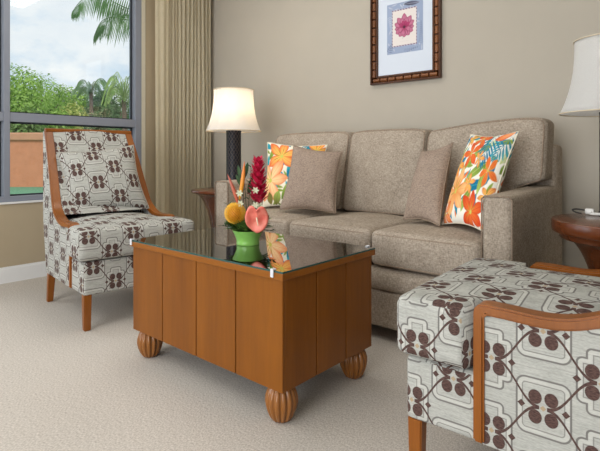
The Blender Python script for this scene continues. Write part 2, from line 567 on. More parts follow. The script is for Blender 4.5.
# ------------------------------------------------------------------ pillows
def pillow_grid(corners, thick, n, pinch=.045):
    BL, BR, TR, TL = [Vector(c) for c in corners]
    nrm = ((BR - BL).cross(TL - BL)).normalized()
    def base(u, v):
        # sides bow inwards a little, corners stay
        uu = u + pinch * math.sin(PI * v) * (0.5 - u) * 2 * (abs(2 * u - 1) ** 2)
        vv = v + pinch * math.sin(PI * u) * (0.5 - v) * 2 * (abs(2 * v - 1) ** 2)
        return BL.lerp(BR, uu).lerp(TL.lerp(TR, uu), vv)
    def th(u, v):
        a = max(0, 1 - abs(2 * u - 1) ** 2.6); b = max(0, 1 - abs(2 * v - 1) ** 2.6)
        return (a * b) ** .55
    return base, th, nrm

def pillow(name, corners, thick, mat, label, n=36, color=None, back=True, group=None):
    origin = (Vector(corners[0]) + Vector(corners[1])) / 2
    base, th, nrm = pillow_grid([Vector(c) - origin for c in corners], thick, n)
    verts, faces, cols, uvs = [], [], [], []
    idx = {}
    for s in (1, -1):
        for i in range(n + 1):
            for j in range(n + 1):
                u, v = i / n, j / n
                rim = i in (0, n) or j in (0, n)
                if rim and s == -1: idx[(s, i, j)] = idx[(1, i, j)]; continue
                wr = .0025 * math.sin(u * 23 + v * 9) * math.sin(v * 17 - u * 5) * th(u, v)
                p = base(u, v) + nrm * (s * thick * .5 * th(u, v) + wr)
                idx[(s, i, j)] = len(verts); verts.append(p); uvs.append((u, v))
    for s in (1, -1):
        for i in range(n):
            for j in range(n):
                f = [idx[(s, i, j)], idx[(s, i + 1, j)], idx[(s, i + 1, j + 1)], idx[(s, i, j + 1)]]
                faces.append(f if s > 0 else f[::-1])
    me = bpy.data.meshes.new(name); me.from_pydata(verts, [], faces); me.update()
    for p in me.polygons: p.use_smooth = True
    if color is not None:
        at_ = me.color_attributes.new('Col', 'FLOAT_COLOR', 'POINT')
        U = np.array(uvs); col = color(U[:, 0], U[:, 1])
        at_.data.foreach_set('color', np.concatenate([col, np.ones((len(col), 1))], 1).astype(np.float32).ravel())
    w = (Vector(corners[1]) - Vector(corners[0])).length; h = (Vector(corners[3]) - Vector(corners[0])).length
    uv = me.uv_layers.new(name='UVMap')
    for l in me.loops:
        a = uvs[l.vertex_index]; uv.data[l.index].uv = (a[0] * w + .03, a[1] * h + .02)
    o = link(name, me, mat, None, origin)
    tag(o, label, 'throw pillow', group)
    # welt round the rim
    bm = bmesh.new(); P = []
    for t in range(24): P.append(base(t / 24, 0))
    for t in range(24): P.append(base(1, t / 24))
    for t in range(24): P.append(base(1 - t / 24, 1))
    for t in range(24): P.append(base(0, 1 - t / 24))
    add_tube(bm, P, .0035, 5, closed=True)
    return o, bm

# painted cloth: lilies and leaves, drawn in pillow coordinates
def L3(r, g, b): return np.array([lin(r / 255), lin(g / 255), lin(b / 255)])
class Cloth:
    def __init__(s, u, v, bg):
        s.u, s.v = u, v; s.c = np.tile(bg, (len(u), 1))
    def put(s, m, col):
        m = np.clip(m, 0, 1)[:, None]; s.c = s.c * (1 - m) + col * m
    def lens(s, x, y, ang, L, W, c0, c1, rim=None, vein=None, curve=0, peak=.5, soft=.006):
        a = math.radians(ang); dx, dy = s.u - x, s.v - y
        t = (dx * math.cos(a) + dy * math.sin(a)) / L
        w = -dx * math.sin(a) + dy * math.cos(a) - curve * np.clip(t, 0, 1) ** 2 * L
        tt = np.clip(t, 0, 1); e = math.log(.5) / math.log(peak)
        hw = W * np.sin(PI * tt ** e) ** .8
        d = hw - np.abs(w)
        m = np.where((t > 0) & (t < 1), d / soft, 0)
        g = np.clip(tt, 0, 1)[:, None]
        col = c0 * (1 - g) + c1 * g
        if rim is not None:
            k = np.clip(np.abs(w) / np.maximum(hw, 1e-4), 0, 1)[:, None] ** 2.2; k = np.maximum(k, np.clip((tt[:, None] - .6) / .4, 0, 1) * .7)
            col = col * (1 - k) + rim * k
        if vein is not None:
            k = np.clip(1 - np.abs(w) / .006, 0, 1)[:, None] * .7; col = col * (1 - k) + vein * k
        s.put(m, col)
    def lily(s, x, y, r, rot, cin, cmid, rim, n=6, squash=1.0):
        for k in range(n):
            a = rot + 360 * k / n
            L = r * (1.0 if k % 2 == 0 else .88)
            s.lens(x, y, a, L, r * .24, cin, cmid, rim, vein=rim, curve=.12 * (1 if k % 2 else -1), peak=.55)
        for k in range(5):
            s.lens(x, y, rot + 20 + 40 * k, r * .5, r * .03, L3(196, 205, 90), L3(150, 74, 30))
        s.put(np.clip((r * .10 - np.hypot(s.u - x, s.v - y)) / .01, 0, 1), L3(206, 200, 96))
    def frond(s, x, y, ang, L, n, ll, c0, c1, w=.014, spread=65):
        a = math.radians(ang)
        for k in range(n):
            t = .12 + .86 * k / (n - 1)
            px, py = x + math.cos(a) * L * t, y + math.sin(a) * L * t
            for sg in (-1, 1):
                s.lens(px, py, ang + sg * (spread - 35 * t), ll * (1.05 - .75 * t), w, c0, c1)
        s.lens(x, y, ang, L * 1.1, .008, c0, c1)

TEAL, TEAL2, BLUE = L3(20, 130, 152), L3(70, 176, 186), L3(26, 104, 150)
GRN, GRN2, OLV = L3(96, 132, 40), L3(166, 186, 92), L3(120, 116, 58)
RED, ORG, YEL, PCH, CRM = L3(212, 66, 34), L3(238, 128, 58), L3(250, 206, 104), L3(246, 178, 128), L3(240, 232, 212)

def floral_left(u, v):
    c = Cloth(u, v, CRM)
    rr = random.Random(3)
    for k in range(30): c.lens(rr.random(), rr.random(), rr.uniform(0, 360), rr.uniform(.12, .24), .024, GRN, GRN2, vein=OLV)
    for k in range(22): c.lens(rr.random(), rr.random(), rr.uniform(40, 130), rr.uniform(.12, .24), .026, TEAL, TEAL2, vein=BLUE)
    for x, y, a, l in ((.62, .50, 60, .34), (.52, .36, 100, .3), (.02, .55, 80, .24), (.66, .25, 70, .36), (.56, .02, 95, .34), (.12, .88, 150, .2), (.6, .8, 40, .28), (.03, .20, 90, .3), (.44, .0, 75, .3)):
        c.lens(x, y, a, l, .045, TEAL, TEAL2, vein=BLUE)
    for x, y, a, l in ((.50, .58, 100, .28), (.08, .70, 60, .24), (.38, .08, 60, .3), (.72, .6, 80, .3), (.9, .5, 70, .3), (.15, .02, 70, .24)):
        c.lens(x, y, a, l, .046, GRN, GRN2, vein=OLV, curve=.15)
    c.frond(.58, .95, -10, .30, 7, .17, TEAL, BLUE, .024)
    c.frond(.45, .42, 30, .24, 6, .14, BLUE, TEAL, .022)
    c.lily(.33, .76, .34, 25, YEL, L3(240, 140, 84), RED)
    c.lily(.15, .38, .38, 62, L3(252, 226, 170), PCH, L3(236, 132, 84))
    c.lily(.88, .88, .27, 10, YEL, ORG, L3(226, 104, 44))
    c.lily(.82, .25, .28, 30, YEL, PCH, RED)
    c.lens(.26, .0, 70, .24, .07, OLV, GRN2, vein=GRN); c.lens(.18, .01, 100, .2, .06, L3(138, 124, 70), OLV, vein=GRN)
    return c.c
def floral_right(u, v):
    c = Cloth(u, v, L3(240, 236, 224))
    rr = random.Random(5)
    for k in range(34): c.lens(rr.random(), rr.random(), rr.uniform(0, 180), rr.uniform(.14, .28), .026, GRN, GRN2, vein=OLV)
    for k in range(10): c.lens(rr.random(), rr.random(), rr.uniform(20, 120), rr.uniform(.14, .26), .034, L3(196, 204, 150), L3(222, 224, 190), vein=GRN2)
    for k in range(12): c.lens(rr.random(), rr.random(), rr.uniform(20, 120), rr.uniform(.12, .22), .024, TEAL, TEAL2, vein=BLUE)
    for k in range(8): c.lens(rr.random(), rr.random(), rr.uniform(20, 120), rr.uniform(.12, .2), .024, ORG, RED, vein=YEL)
    for x, y, a, l, w in ((.0, .08, 70, .34, .045), (.0, .48, 35, .36, .06), (.1, .40, 60, .26, .04), (.48, .34, 12, .42, .06), (.42, .06, 110, .28, .04), (.28, .02, 115, .3, .045), (.86, .40, 80, .28, .04), (.66, .0, 70, .34, .05), (.02, .76, 75, .24, .05), (.18, .06, 80, .3, .04)):
        c.lens(x, y, a, l, w, TEAL, BLUE, vein=TEAL2)
    for x, y, a, l, w in ((.28, .50, 48, .36, .055), (.44, .40, 40, .42, .06), (.34, .62, 32, .46, .045), (.06, .60, 70, .26, .04), (.5, .10, 70, .3, .05), (.78, .28, 95, .4, .05), (.15, .83, 60, .22, .05)):
        c.lens(x, y, a, l, w, GRN2, GRN, vein=L3(206, 212, 140), curve=-.12)
    c.frond(.70, 1.02, -96, .40, 9, .32, TEAL, BLUE, .017, 66); c.frond(.98, .98, -112, .34, 8, .26, L3(14, 104, 134), TEAL2, .015, 60)
    c.lily(.30, .31, .30, 15, L3(224, 140, 64), L3(250, 218, 156), L3(230, 142, 84))
    c.lily(.38, .72, .19, 40, ORG, L3(224, 96, 52), RED, 5)
    c.lily(.46, .93, .18, 80, ORG, L3(222, 104, 64), L3(190, 70, 40), 5)
    c.lily(.14, .60, .17, 70, YEL, ORG, L3(220, 120, 50), 5)
    c.lily(.84, .54, .17, -20, ORG, RED, L3(230, 150, 70), 5)
    c.lily(.72, .12, .25, 30, ORG, RED, L3(206, 60, 30))
    c.lily(.10, .08, .19, 50, PCH, ORG, RED, 5)
    for x, y, r, a in ((.56, .40, .12, 20), (.92, .30, .13, 60), (.60, .66, .11, 5), (.20, .92, .12, 30), (.05, .34, .12, 80)): c.lily(x, y, r, a, YEL, L3(240, 168, 96), L3(214, 96, 48), 5)
    c.lens(.98, .99, -160, .28, .06, PCH, ORG, RED)
    return c.c

floral = attr_mat('floral_print_cloth')
def add_welt(o, bm, mat): obj('piping', bm, mat, o, angle=0)

CRN = {
 'fl_left': [(-2.262, 2.235, .545), (-1.90, 2.36, .545), (-1.915, 2.47, .945), (-2.315, 2.335, .965)],
 'gr_left': [(-2.03, 2.150, .548), (-1.672, 2.235, .548), (-1.735, 2.39, .90), (-2.035, 2.285, .94)],
 'gr_right': [(-1.262, 2.27, .545), (-1.012, 2.165, .548), (-1.062, 2.43, .945), (-1.25, 2.45, .90)],
 'fl_right': [(-1.035, 2.24, .545), (-.775, 2.105, .548), (-.728, 2.395, .990), (-.985, 2.475, .985)],
 'chair': [(-2.925, 1.272, .540), (-2.775, 1.728, .540), (-2.955, 1.722, .945), (-3.035, 1.265, .895)],
}
o, bm = pillow('floral_pillow', CRN['fl_left'], .13, floral, 'cream throw pillow with orange lilies at the left end of the sofa', 150, floral_left)
add_welt(o, bm, plain('cream_piping', rgb(228, 220, 200), .9, var=.05))
o, bm = pillow('plain_pillow', CRN['gr_left'], .13, M['pillow'], 'plain taupe throw pillow overlapping the lily pillow, left end of sofa'); add_welt(o, bm, M['welt'])
o, bm = pillow('floral_pillow', CRN['fl_right'], .12, floral, 'white tropical print throw pillow with teal palm leaf beside the right sofa arm', 150, floral_right)
add_welt(o, bm, bpy.data.materials['cream_piping'])
o, bm = pillow('plain_pillow', CRN['gr_right'], .10, M['pillow'], 'plain taupe throw pillow leaning left of the teal leaf pillow, right end of sofa'); add_welt(o, bm, M['welt'])
o, bm = pillow('trellis_pillow', CRN['chair'], .155, M['trellis'], 'brown and grey trellis patterned pillow on the armchair by the window', 40); add_welt(o, bm, M['trellis'])
bpy.data.objects[o.children[0].name].data.materials[0] = plain('grey_piping', rgb(178, 174, 164), .9, var=.05)

# ------------------------------------------------------------------ armchair
SEAT = .30
def arm_curve():
    # outer edge of the exposed wood, from the post up to the top of the back (local x, z)
    P = [(.145, .520), (.08, .519), (0, .516), (-.06, .524), (-.12, .547), (-.175, .585), (-.21, .64), (-.252, .715), (-.304, .81), (-.372, .925), (-.440, 1.035)]
    # Catmull-Rom refine
    out = []
    for i in range(len(P) - 1):
        p0, p1, p2, p3 = P[max(i - 1, 0)], P[i], P[i + 1], P[min(i + 2, len(P) - 1)]
        for k in range(4):
            t = k / 4
            out.append(tuple(.5 * (2 * b + (c - a) * t + (2 * a - 5 * b + 4 * c - d) * t * t + (3 * b - a - 3 * c + d) * t ** 3) for a, b, c, d in zip(p0, p1, p2, p3)))
    return out + [P[-1]]
def ribbon(bm, path, nrm_sign, y0, y1, th):
    """rectangular strip swept along an x,z path"""
    rings = []
    for i, p in enumerate(path):
        a = Vector(path[max(i - 1, 0)]); b = Vector(path[min(i + 1, len(path) - 1)])
        t = (b - a).normalized(); n = Vector((t.y, -t.x)) * nrm_sign
        q = Vector(p); w = q + n * th
        rings.append([bm.verts.new((q.x, y0, q.y)), bm.verts.new((q.x, y1, q.y)), bm.verts.new((w.x, y1, w.y)), bm.verts.new((w.x, y0, w.y))])
    for a, b in zip(rings, rings[1:]):
        for j in range(4): bm.faces.new((a[j], a[(j + 1) % 4], b[(j + 1) % 4], b[j]))
    bm.faces.new(rings[0][::-1]); bm.faces.new(rings[-1])

def rear_x(z):       # rear silhouette of the back
    return -.335 - .183 * max(0, (z - .177) / .863) ** 1.1

def taper(bm):
    for v in bm.verts:
        if v.co.z > .5: v.co.y *= 1 - .10 * (v.co.z - .5) / .54
    return bm

def armchair(label, loc, rotz, group=None):
    c = thing('armchair', label, 'armchair', loc, rotz, group)
    T = M['trellis']
    # base box between and in front of the sides
    bm = rbox(.325, .240, .084, .014, 3, 24, lambda p: (p.x, p.y * (1 + .053 / .240 * smoothstep(.100, .125, p.x)), p.z)); move(bm, (.012, 0, .261)); o = obj('base', bm, T, c, angle=0); box_uv(o, (.02, .03))
    # seat cushion: T shaped, wider in front of the posts
    hx, hy, hz = .340, .238, .079
    def warp(p):
        e = smoothstep(.138, .150, p.x) * .086
        y = p.y * (1 + e / hy)
        fr = .010 * (1 - (p.y / hy) ** 2) if p.x > .25 else 0
        crown = .022 * (1 - (p.x / hx) ** 2) * (1 - (p.y / hy) ** 2)
        return (p.x + fr * (1 - (p.z / hz) ** 2), y, p.z + (crown if p.z > 0 else 0))
    A = rbox(hx, hy, hz, .028, 4, 44, warp); move(A, (.018, 0, .430)); o = obj('seat_cushion', A, T, c, angle=0); box_uv(o, (.05, .045))
    path = arm_curve()
    for sy in (-1, 1):
        yo, yi = sy * .293, sy * .255
        # upholstered side panel
        bm = bmesh.new()
        prof = [(x + .004, z - .026) if x > -.1 else (x - .022, z - .008) for x, z in path]
        prof[-1] = (path[-1][0] - .015, 1.028)
        poly = [(.133, .180)] + [(.133, .49)] + [q for q in prof if q[0] < .12]
        zs = [1.028, .9, .75, .6, .45, .3, .180]
        poly += [(rear_x(z), z) for z in zs]
        a = [bm.verts.new((x, yo, z)) for x, z in poly]; b = [bm.verts.new((x, yi, z)) for x, z in poly]
        n = len(poly)
        fa = bm.faces.new(a); fb = bm.faces.new(b[::-1])
        for i in range(n): bm.faces.new((a[i], b[i], b[(i + 1) % n], a[(i + 1) % n]))
        for zc in (.5, .6, .7, .8, .9):
            bmesh.ops.bisect_plane(bm, geom=bm.verts[:] + bm.edges[:] + bm.faces[:], plane_co=(0, 0, zc), plane_no=(0, 0, 1))
        bmesh.ops.triangulate(bm, faces=[f for f in bm.faces if len(f.verts) > 4])
        o = obj('side_panel', taper(bm), T, c, False); box_uv(o, (.0, .01 if sy < 0 else .04))
        # exposed wood: post, arm and back edge in one bent strip
        bm = bmesh.new()
        y0, y1 = sy * .250, sy * .302
        full = [(.155, .183), (.155, .30), (.155, .42), (.155, .495), (.152, .508), (.143, .517), (.128, .520)] + [q for q in path if q[0] < .11]
        ribbon(bm, full, -1 if True else 1, min(y0, y1), max(y0, y1), .026)
        bmesh.ops.recalc_face_normals(bm, faces=bm.faces[:])
        bmesh.ops.bevel(bm, geom=[e for e in bm.edges if len(e.link_faces) == 2 and e.calc_face_angle(0) > .9], offset=.005, segments=2, affect='EDGES')
        obj('arm_rail', taper(bm), M['chair_wood'], c, angle=35)
    # upholstered inner back and outer back
    bm = bmesh.new(); rows = []
    prof = [q for q in path if q[1] > .535]
    K = 12
    for x, z in prof:
        rows.append([bm.verts.new((x - .004 + .014 * math.cos(PI * (2 * j / K - 1) / 2), (-1 + 2 * j / K) * .252, z)) for j in range(K + 1)])
    x, z = path[-1]
    rows.append([bm.verts.new((x - .012, (-1 + 2 * j / K) * .252, 1.038)) for j in range(K + 1)])
    rows.append([bm.verts.new((rear_x(1.03) + .012, (-1 + 2 * j / K) * .252, 1.034)) for j in range(K + 1)])
    for z in (1.02, .9, .75, .6, .45, .3, .182):
        rows.append([bm.verts.new((rear_x(z) - .004, (-1 + 2 * j / K) * .254, z)) for j in range(K + 1)])
    rows.append([bm.verts.new((rear_x(.182) + .05, (-1 + 2 * j / K) * .254, .182)) for j in range(K + 1)])
    for a, b in zip(rows, rows[1:]):
        for j in range(K): bm.faces.new((a[j], a[j + 1], b[j + 1], b[j]))
    o = obj('backrest', taper(bm), T, c, angle=50); box_uv(o, (.1, .035))
    # top rail of the back
    bm = taper(box((-.465, -.302, 1.022), (-.431, .302, 1.046), .005))
    obj('top_rail', bm, M['chair_wood'], c, False)
    for x, y, dx in ((.313, -.270, 0), (.313, .270, 0), (-.308, -.270, -.035), (-.308, .270, -.035)):
        bm = bmesh.new(); s0, s1 = .0195, .016
        lo = [bm.verts.new((x + dx + a * s1, y + b * s1, 0)) for a, b in ((-1, -1), (1, -1), (1, 1), (-1, 1))]
        hi = [bm.verts.new((x + a * s0, y + b * s0, .182)) for a, b in ((-1, -1), (1, -1), (1, 1), (-1, 1))]
        bm.faces.new(lo[::-1]); bm.faces.new(hi)
        for j in range(4): bm.faces.new((lo[j], lo[(j + 1) % 4], hi[(j + 1) % 4], hi[j]))
        bmesh.ops.bevel(bm, geom=bm.edges[:], offset=.003, segments=2, affect='EDGES')
        obj('leg', bm, M['chair_wood'], c, False)
    return c
armchair('wood trimmed armchair in trellis fabric beside the window, pillow on it', (-2.695, 1.462, 0), math.radians(-7.4))
armchair('wood trimmed trellis fabric armchair without a pillow, close by at the right', (-.325, 1.485, 0), math.radians(183))

# ------------------------------------------------------------------ coffee table
def coffee_table():
    x0, x1, y0, y1 = -1.955, -1.063, 1.139, 1.660
    cx, cy = (x0 + x1) / 2, (y0 + y1) / 2
    t = thing('coffee_table', 'cherry wood chest coffee table with glass top and carved ball feet', 'coffee table', (cx, cy, 0))
    hx, hy = (x1 - x0) / 2, (y1 - y0) / 2
    obj('body_core', box((-hx + .006, -hy + .006, .120), (hx - .006, hy - .006, .482)), M['groove'], t, False)
    def plank(lo, hi): obj('plank', box(lo, hi, .0016, 1), M['cherry_z'], t, False)
    g = .0023
    for i in range(4):
        a, b = -hx + 2 * hx * i / 4, -hx + 2 * hx * (i + 1) / 4
        for s in (-1, 1): plank((a + (g if i else 0), s * hy - (.012 if s > 0 else 0), .119), (b - (g if i < 3 else 0), s * hy + (.012 if s < 0 else 0), .482))
    for i in range(3):
        a, b = -hy + 2 * hy * i / 3, -hy + 2 * hy * (i + 1) / 3
        for s in (-1, 1): plank((s * hx - (.012 if s > 0 else 0), a + (g if i else .0125), .119), (s * hx + (.012 if s < 0 else 0), b - (g if i < 2 else .0125), .482))
    o = .011
    obj('top_board', box((-hx - o, -hy - o, .482), (hx + o, hy + o, .504), .002), M['cherry_x'], t, False)
    gt = obj('glass_top', box((-hx - o + .001, -hy - o + .001, .5045), (hx + o - .001, hy + o - .001, .5105)), M['glass'], t, False)
    gt.data.materials.append(M['edge'])
    for p in gt.data.polygons:
        if abs(p.normal.z) < .5: p.material_index = 1
    for px, py in ((-hx + .006, -hy - o), (hx - .032, -hy - o), (hx - .025, hy + o), (-hx + .03, hy + o)):
        sx = 1 if abs(px) > hx else 0
        bm = bmesh.new()
        if sx:
            d = math.copysign(1, px); add_box(bm, (min(px, px + d * .006), py - .008, .484), (max(px, px + d * .006), py + .008, .516), .002)
            add_box(bm, (min(px, px - d * .014), py - .008, .511), (max(px, px - d * .014) + 0, py + .008, .516), .002)
        else:
            d = math.copysign(1, py); add_box(bm, (px - .0065, min(py, py + d * .006), .488), (px + .0065, max(py, py + d * .006), .516), .002)
            add_box(bm, (px - .0065, min(py, py - d * .011), .511), (px + .0065, max(py, py - d * .011), .515), .002)
        obj('corner_clip', bm, M['clip'], t, False)
    def foot(fx, fy):
        bm = bmesh.new(); n, lobes = 112, 14; rings = []
        prof = [(.020, 0), (.030, .003), (.041, .018), (.050, .040), (.055, .062), (.054, .080), (.048, .100), (.038, .116), (.030, .1195)]
        fine = []
        for (r0, z0), (r1, z1) in zip(prof, prof[1:]):
            fine += [(r0 + (r1 - r0) * k / 3, z0 + (z1 - z0) * k / 3) for k in range(3)]
        fine.append(prof[-1])
        for r, z in fine:
            ring = []
            for j in range(n):
                a = 2 * PI * j / n
                k = abs(math.sin(a * lobes / 2)) ** .6
                ring.append(bm.verts.new((fx + r * (.82 + .20 * k) * math.cos(a), fy + r * (.82 + .20 * k) * math.sin(a), z)))
            rings.append(ring)
        for a, b in zip(rings, rings[1:]):
            for j in range(n): bm.faces.new((a[j], a[(j + 1) % n], b[(j + 1) % n], b[j]))
        bm.faces.new(rings[0][::-1]); bm.faces.new(rings[-1])
        obj('ball_foot', bm, M['foot'], t, angle=0)
    for sx in (-1, 1):
        for sy in (-1, 1): foot(sx * (hx - .052), sy * (hy - .052))
    return t
coffee_table()

# ------------------------------------------------------------------ side tables
def side_table(label, loc, r, rim, apron, rp, z0):
    """round top on a concave trumpet pedestal"""
    t = thing('side_table', label, 'side table', loc)
    zt, zb = .630, .630 - rim
    bm = bmesh.new()
    add_lathe(bm, [(.02, zb), (r - .006, zb), (r - .003, zb + .003), (r, zb + rim * .4), (r - .001, zt - .006), (r - .003, zt - .002), (r - .006, zt), (.02, zt)], 96)
    obj('tabletop', bm, M['cherry_dk'], t, angle=50)
    ro = r - .012
    if apron:
        bm = bmesh.new()
        add_lathe(bm, [(.02, zb - .026), (r - .034, zb - .026), (r - .03, zb - .022), (r - .03, zb - .001), (.02, zb - .001)], 72)
        obj('apron', bm, M['cherry_dk'], t, angle=50); zb -= .0265; ro = r - .045
    bm = bmesh.new(); pr = []
    for k in range(17):
        a = k / 16 * PI / 2; pr.append((rp + (ro - rp) * (1 - math.cos(a)), z0 + (zb - .001 - z0) * math.sin(a)))
    add_lathe(bm, [(.02, .03), (rp + .015, .03), (rp + .006, .06)] + pr + [(.02, zb - .0005)], 64)
    obj('pedestal', bm, M['cherry_dk'], t, angle=40)
    bm = bmesh.new(); add_lathe(bm, [(.02, 0), (r - .06, 0), (r - .055, .006), (r - .058, .022), (rp + .03, .034), (.02, .034)], 64)
    obj('foot_disc', bm, M['cherry_dk'], t, angle=40)
    return t
TL, TR = (-2.742, 2.37, 0), (-.275, 2.21, 0)
side_table('dark cherry round side table between the curtain and the sofa', TL, .275, .022, False, .125, .20)
side_table('dark cherry round side table at the right of the sofa', TR, .262, .048, True, .09, .10)

# ------------------------------------------------------------------ lamps
def lamp(label, loc, lit):
    t = thing('table_lamp', label, 'table lamp', loc)
    bm = bmesh.new()
    add_lathe(bm, [(.02, 0), (.056, 0), (.058, .003), (.058, .012), (.0545, .016), (.0545, .418), (.056, .421), (.056, .427), (.052, .430), (.014, .431)], 48)
    obj('lamp_base', bm, M['lattice'], t, angle=40)
    bm = bmesh.new(); add_lathe(bm, [(.006, .4305), (.012, .4305), (.012, .434), (.017, .432), (.017, .47), (.006, .472)], 20)
    obj('socket', bm, M['metal'], t, angle=40)
    bm = bmesh.new(); add_lathe(bm, [(.004, .470), (.013, .476), (.016, .492), (.030, .525), (.028, .55), (.014, .566), (.003, .569)], 24)
    bl = obj('bulb', bm, None, t, angle=0)
    mb, nt, b = new_mat('bulb_glass_' + ('lit' if lit else 'off'))
    setp(b, Base_Color=rgb(245, 240, 230), Roughness=.3)
    if lit:
        b.inputs['Emission Color'].default_value = (1, .74, .42, 1); b.inputs['Emission Strength'].default_value = 4
    bl.data.materials.append(mb)
    # bell shade with eight softly scalloped panels
    bm = bmesh.new(); n = 96; rings = []
    ZB, ZT = .425, .728
    for k in range(17):
        q = k / 16; z = ZB + (ZT - ZB) * q
        r = .146 + .056 * (1 - q) ** 2.5
        rings.append([bm.verts.new((r * (1 - .018 * abs(math.cos(4 * a)) ** 6) * math.cos(a), r * (1 - .018 * abs(math.cos(4 * a)) ** 6) * math.sin(a), z)) for a in [2 * PI * j / n for j in range(n)]])
    for a, b in zip(rings, rings[1:]):
        for j in range(n): bm.faces.new((a[j], a[(j + 1) % n], b[(j + 1) % n], b[j]))
    bmesh.ops.solidify(bm, geom=bm.faces[:], thickness=.002)
    sh = obj('lamp_shade', bm, M['shade'], t, angle=0)
    tb = bpy.data.materials.get('shade_trim') or plain('shade_trim', rgb(214, 200, 176), .8, var=.04)
    for z, r in ((ZB, .2025), (ZT, .1485)):
        bm = bmesh.new()
        add_tube(bm, [(r * math.cos(2 * PI * j / 64), r * math.sin(2 * PI * j / 64), z) for j in range(64)], .003, 6, closed=True)
        obj('trim_band', bm, tb, sh, angle=0)
    bm = bmesh.new()
    for s in (-1, 1):
        add_tube(bm, [(0, s * .012, .44), (0, s * .05, .50), (0, s * .058, .60), (0, s * .03, .685), (0, 0, .716)], .0022, 6)
    for k in range(3):
        a = 2 * PI * k / 3 + .4; add_tube(bm, [(0, 0, .717), (.147 * math.cos(a), .147 * math.sin(a), .720)], .002, 6)
    add_lathe(bm, [(.002, .715), (.007, .72), (.009, .735), (.005, .748), (.001, .752)], 16)
    obj('harp', bm, M['metal'], t, angle=40)
    if lit:
        ld = bpy.data.lights.new('lamp_bulb_light', 'POINT'); ld.energy = 1.9; ld.color = (1, .72, .42); ld.shadow_soft_size = .03
        lo = bpy.data.objects.new('lamp_bulb_light', ld); C.objects.link(lo); lo.parent = t; lo.location = (.0, .0, .60)
    return t
lamp('lit table lamp with navy lattice base and white shade behind the flowers', (-2.735, 2.405, .6305), True)
lamp('unlit table lamp with white shade, cut by the right edge', (-.344, 2.380, .6305), False)

# small cord with white plug on the right table
p = at(585, 213.5, 2.05); zt = .6345
pts = []
bm = bmesh.new()
base = Vector((p.x, p.y, zt))
for k in range(22):
    a = math.radians(-20 + 250 * k / 21)
    pts.append(base + rt * (-.010 + .030 * math.cos(a)) + Vector((0, 0, .002 + .006 * (1 + math.sin(a)))) + fw * (.045 * math.sin(a) + .01 * k / 21))
pts = [q - base for q in pts]
kc = thing('charging_cord', 'short looped dark cord with white plug on the right side table', 'cord', base)
add_tube(bm, pts, .0035, 8); obj('cable', bm, M['wire'], kc, angle=0)
bm = rbox(.017, .012, .012, .006, 3, 2); move(bm, rt * .020 + Vector((0, 0, .0095))); obj('plug', bm, M['plug'], kc, angle=0, )
bm = rbox(.020, .010, .0055, .004, 3, 2); move(bm, rt * .026 - fw * .03 + Vector((0, 0, .0025))); obj('plug', bm, M['plug'], kc, angle=0)

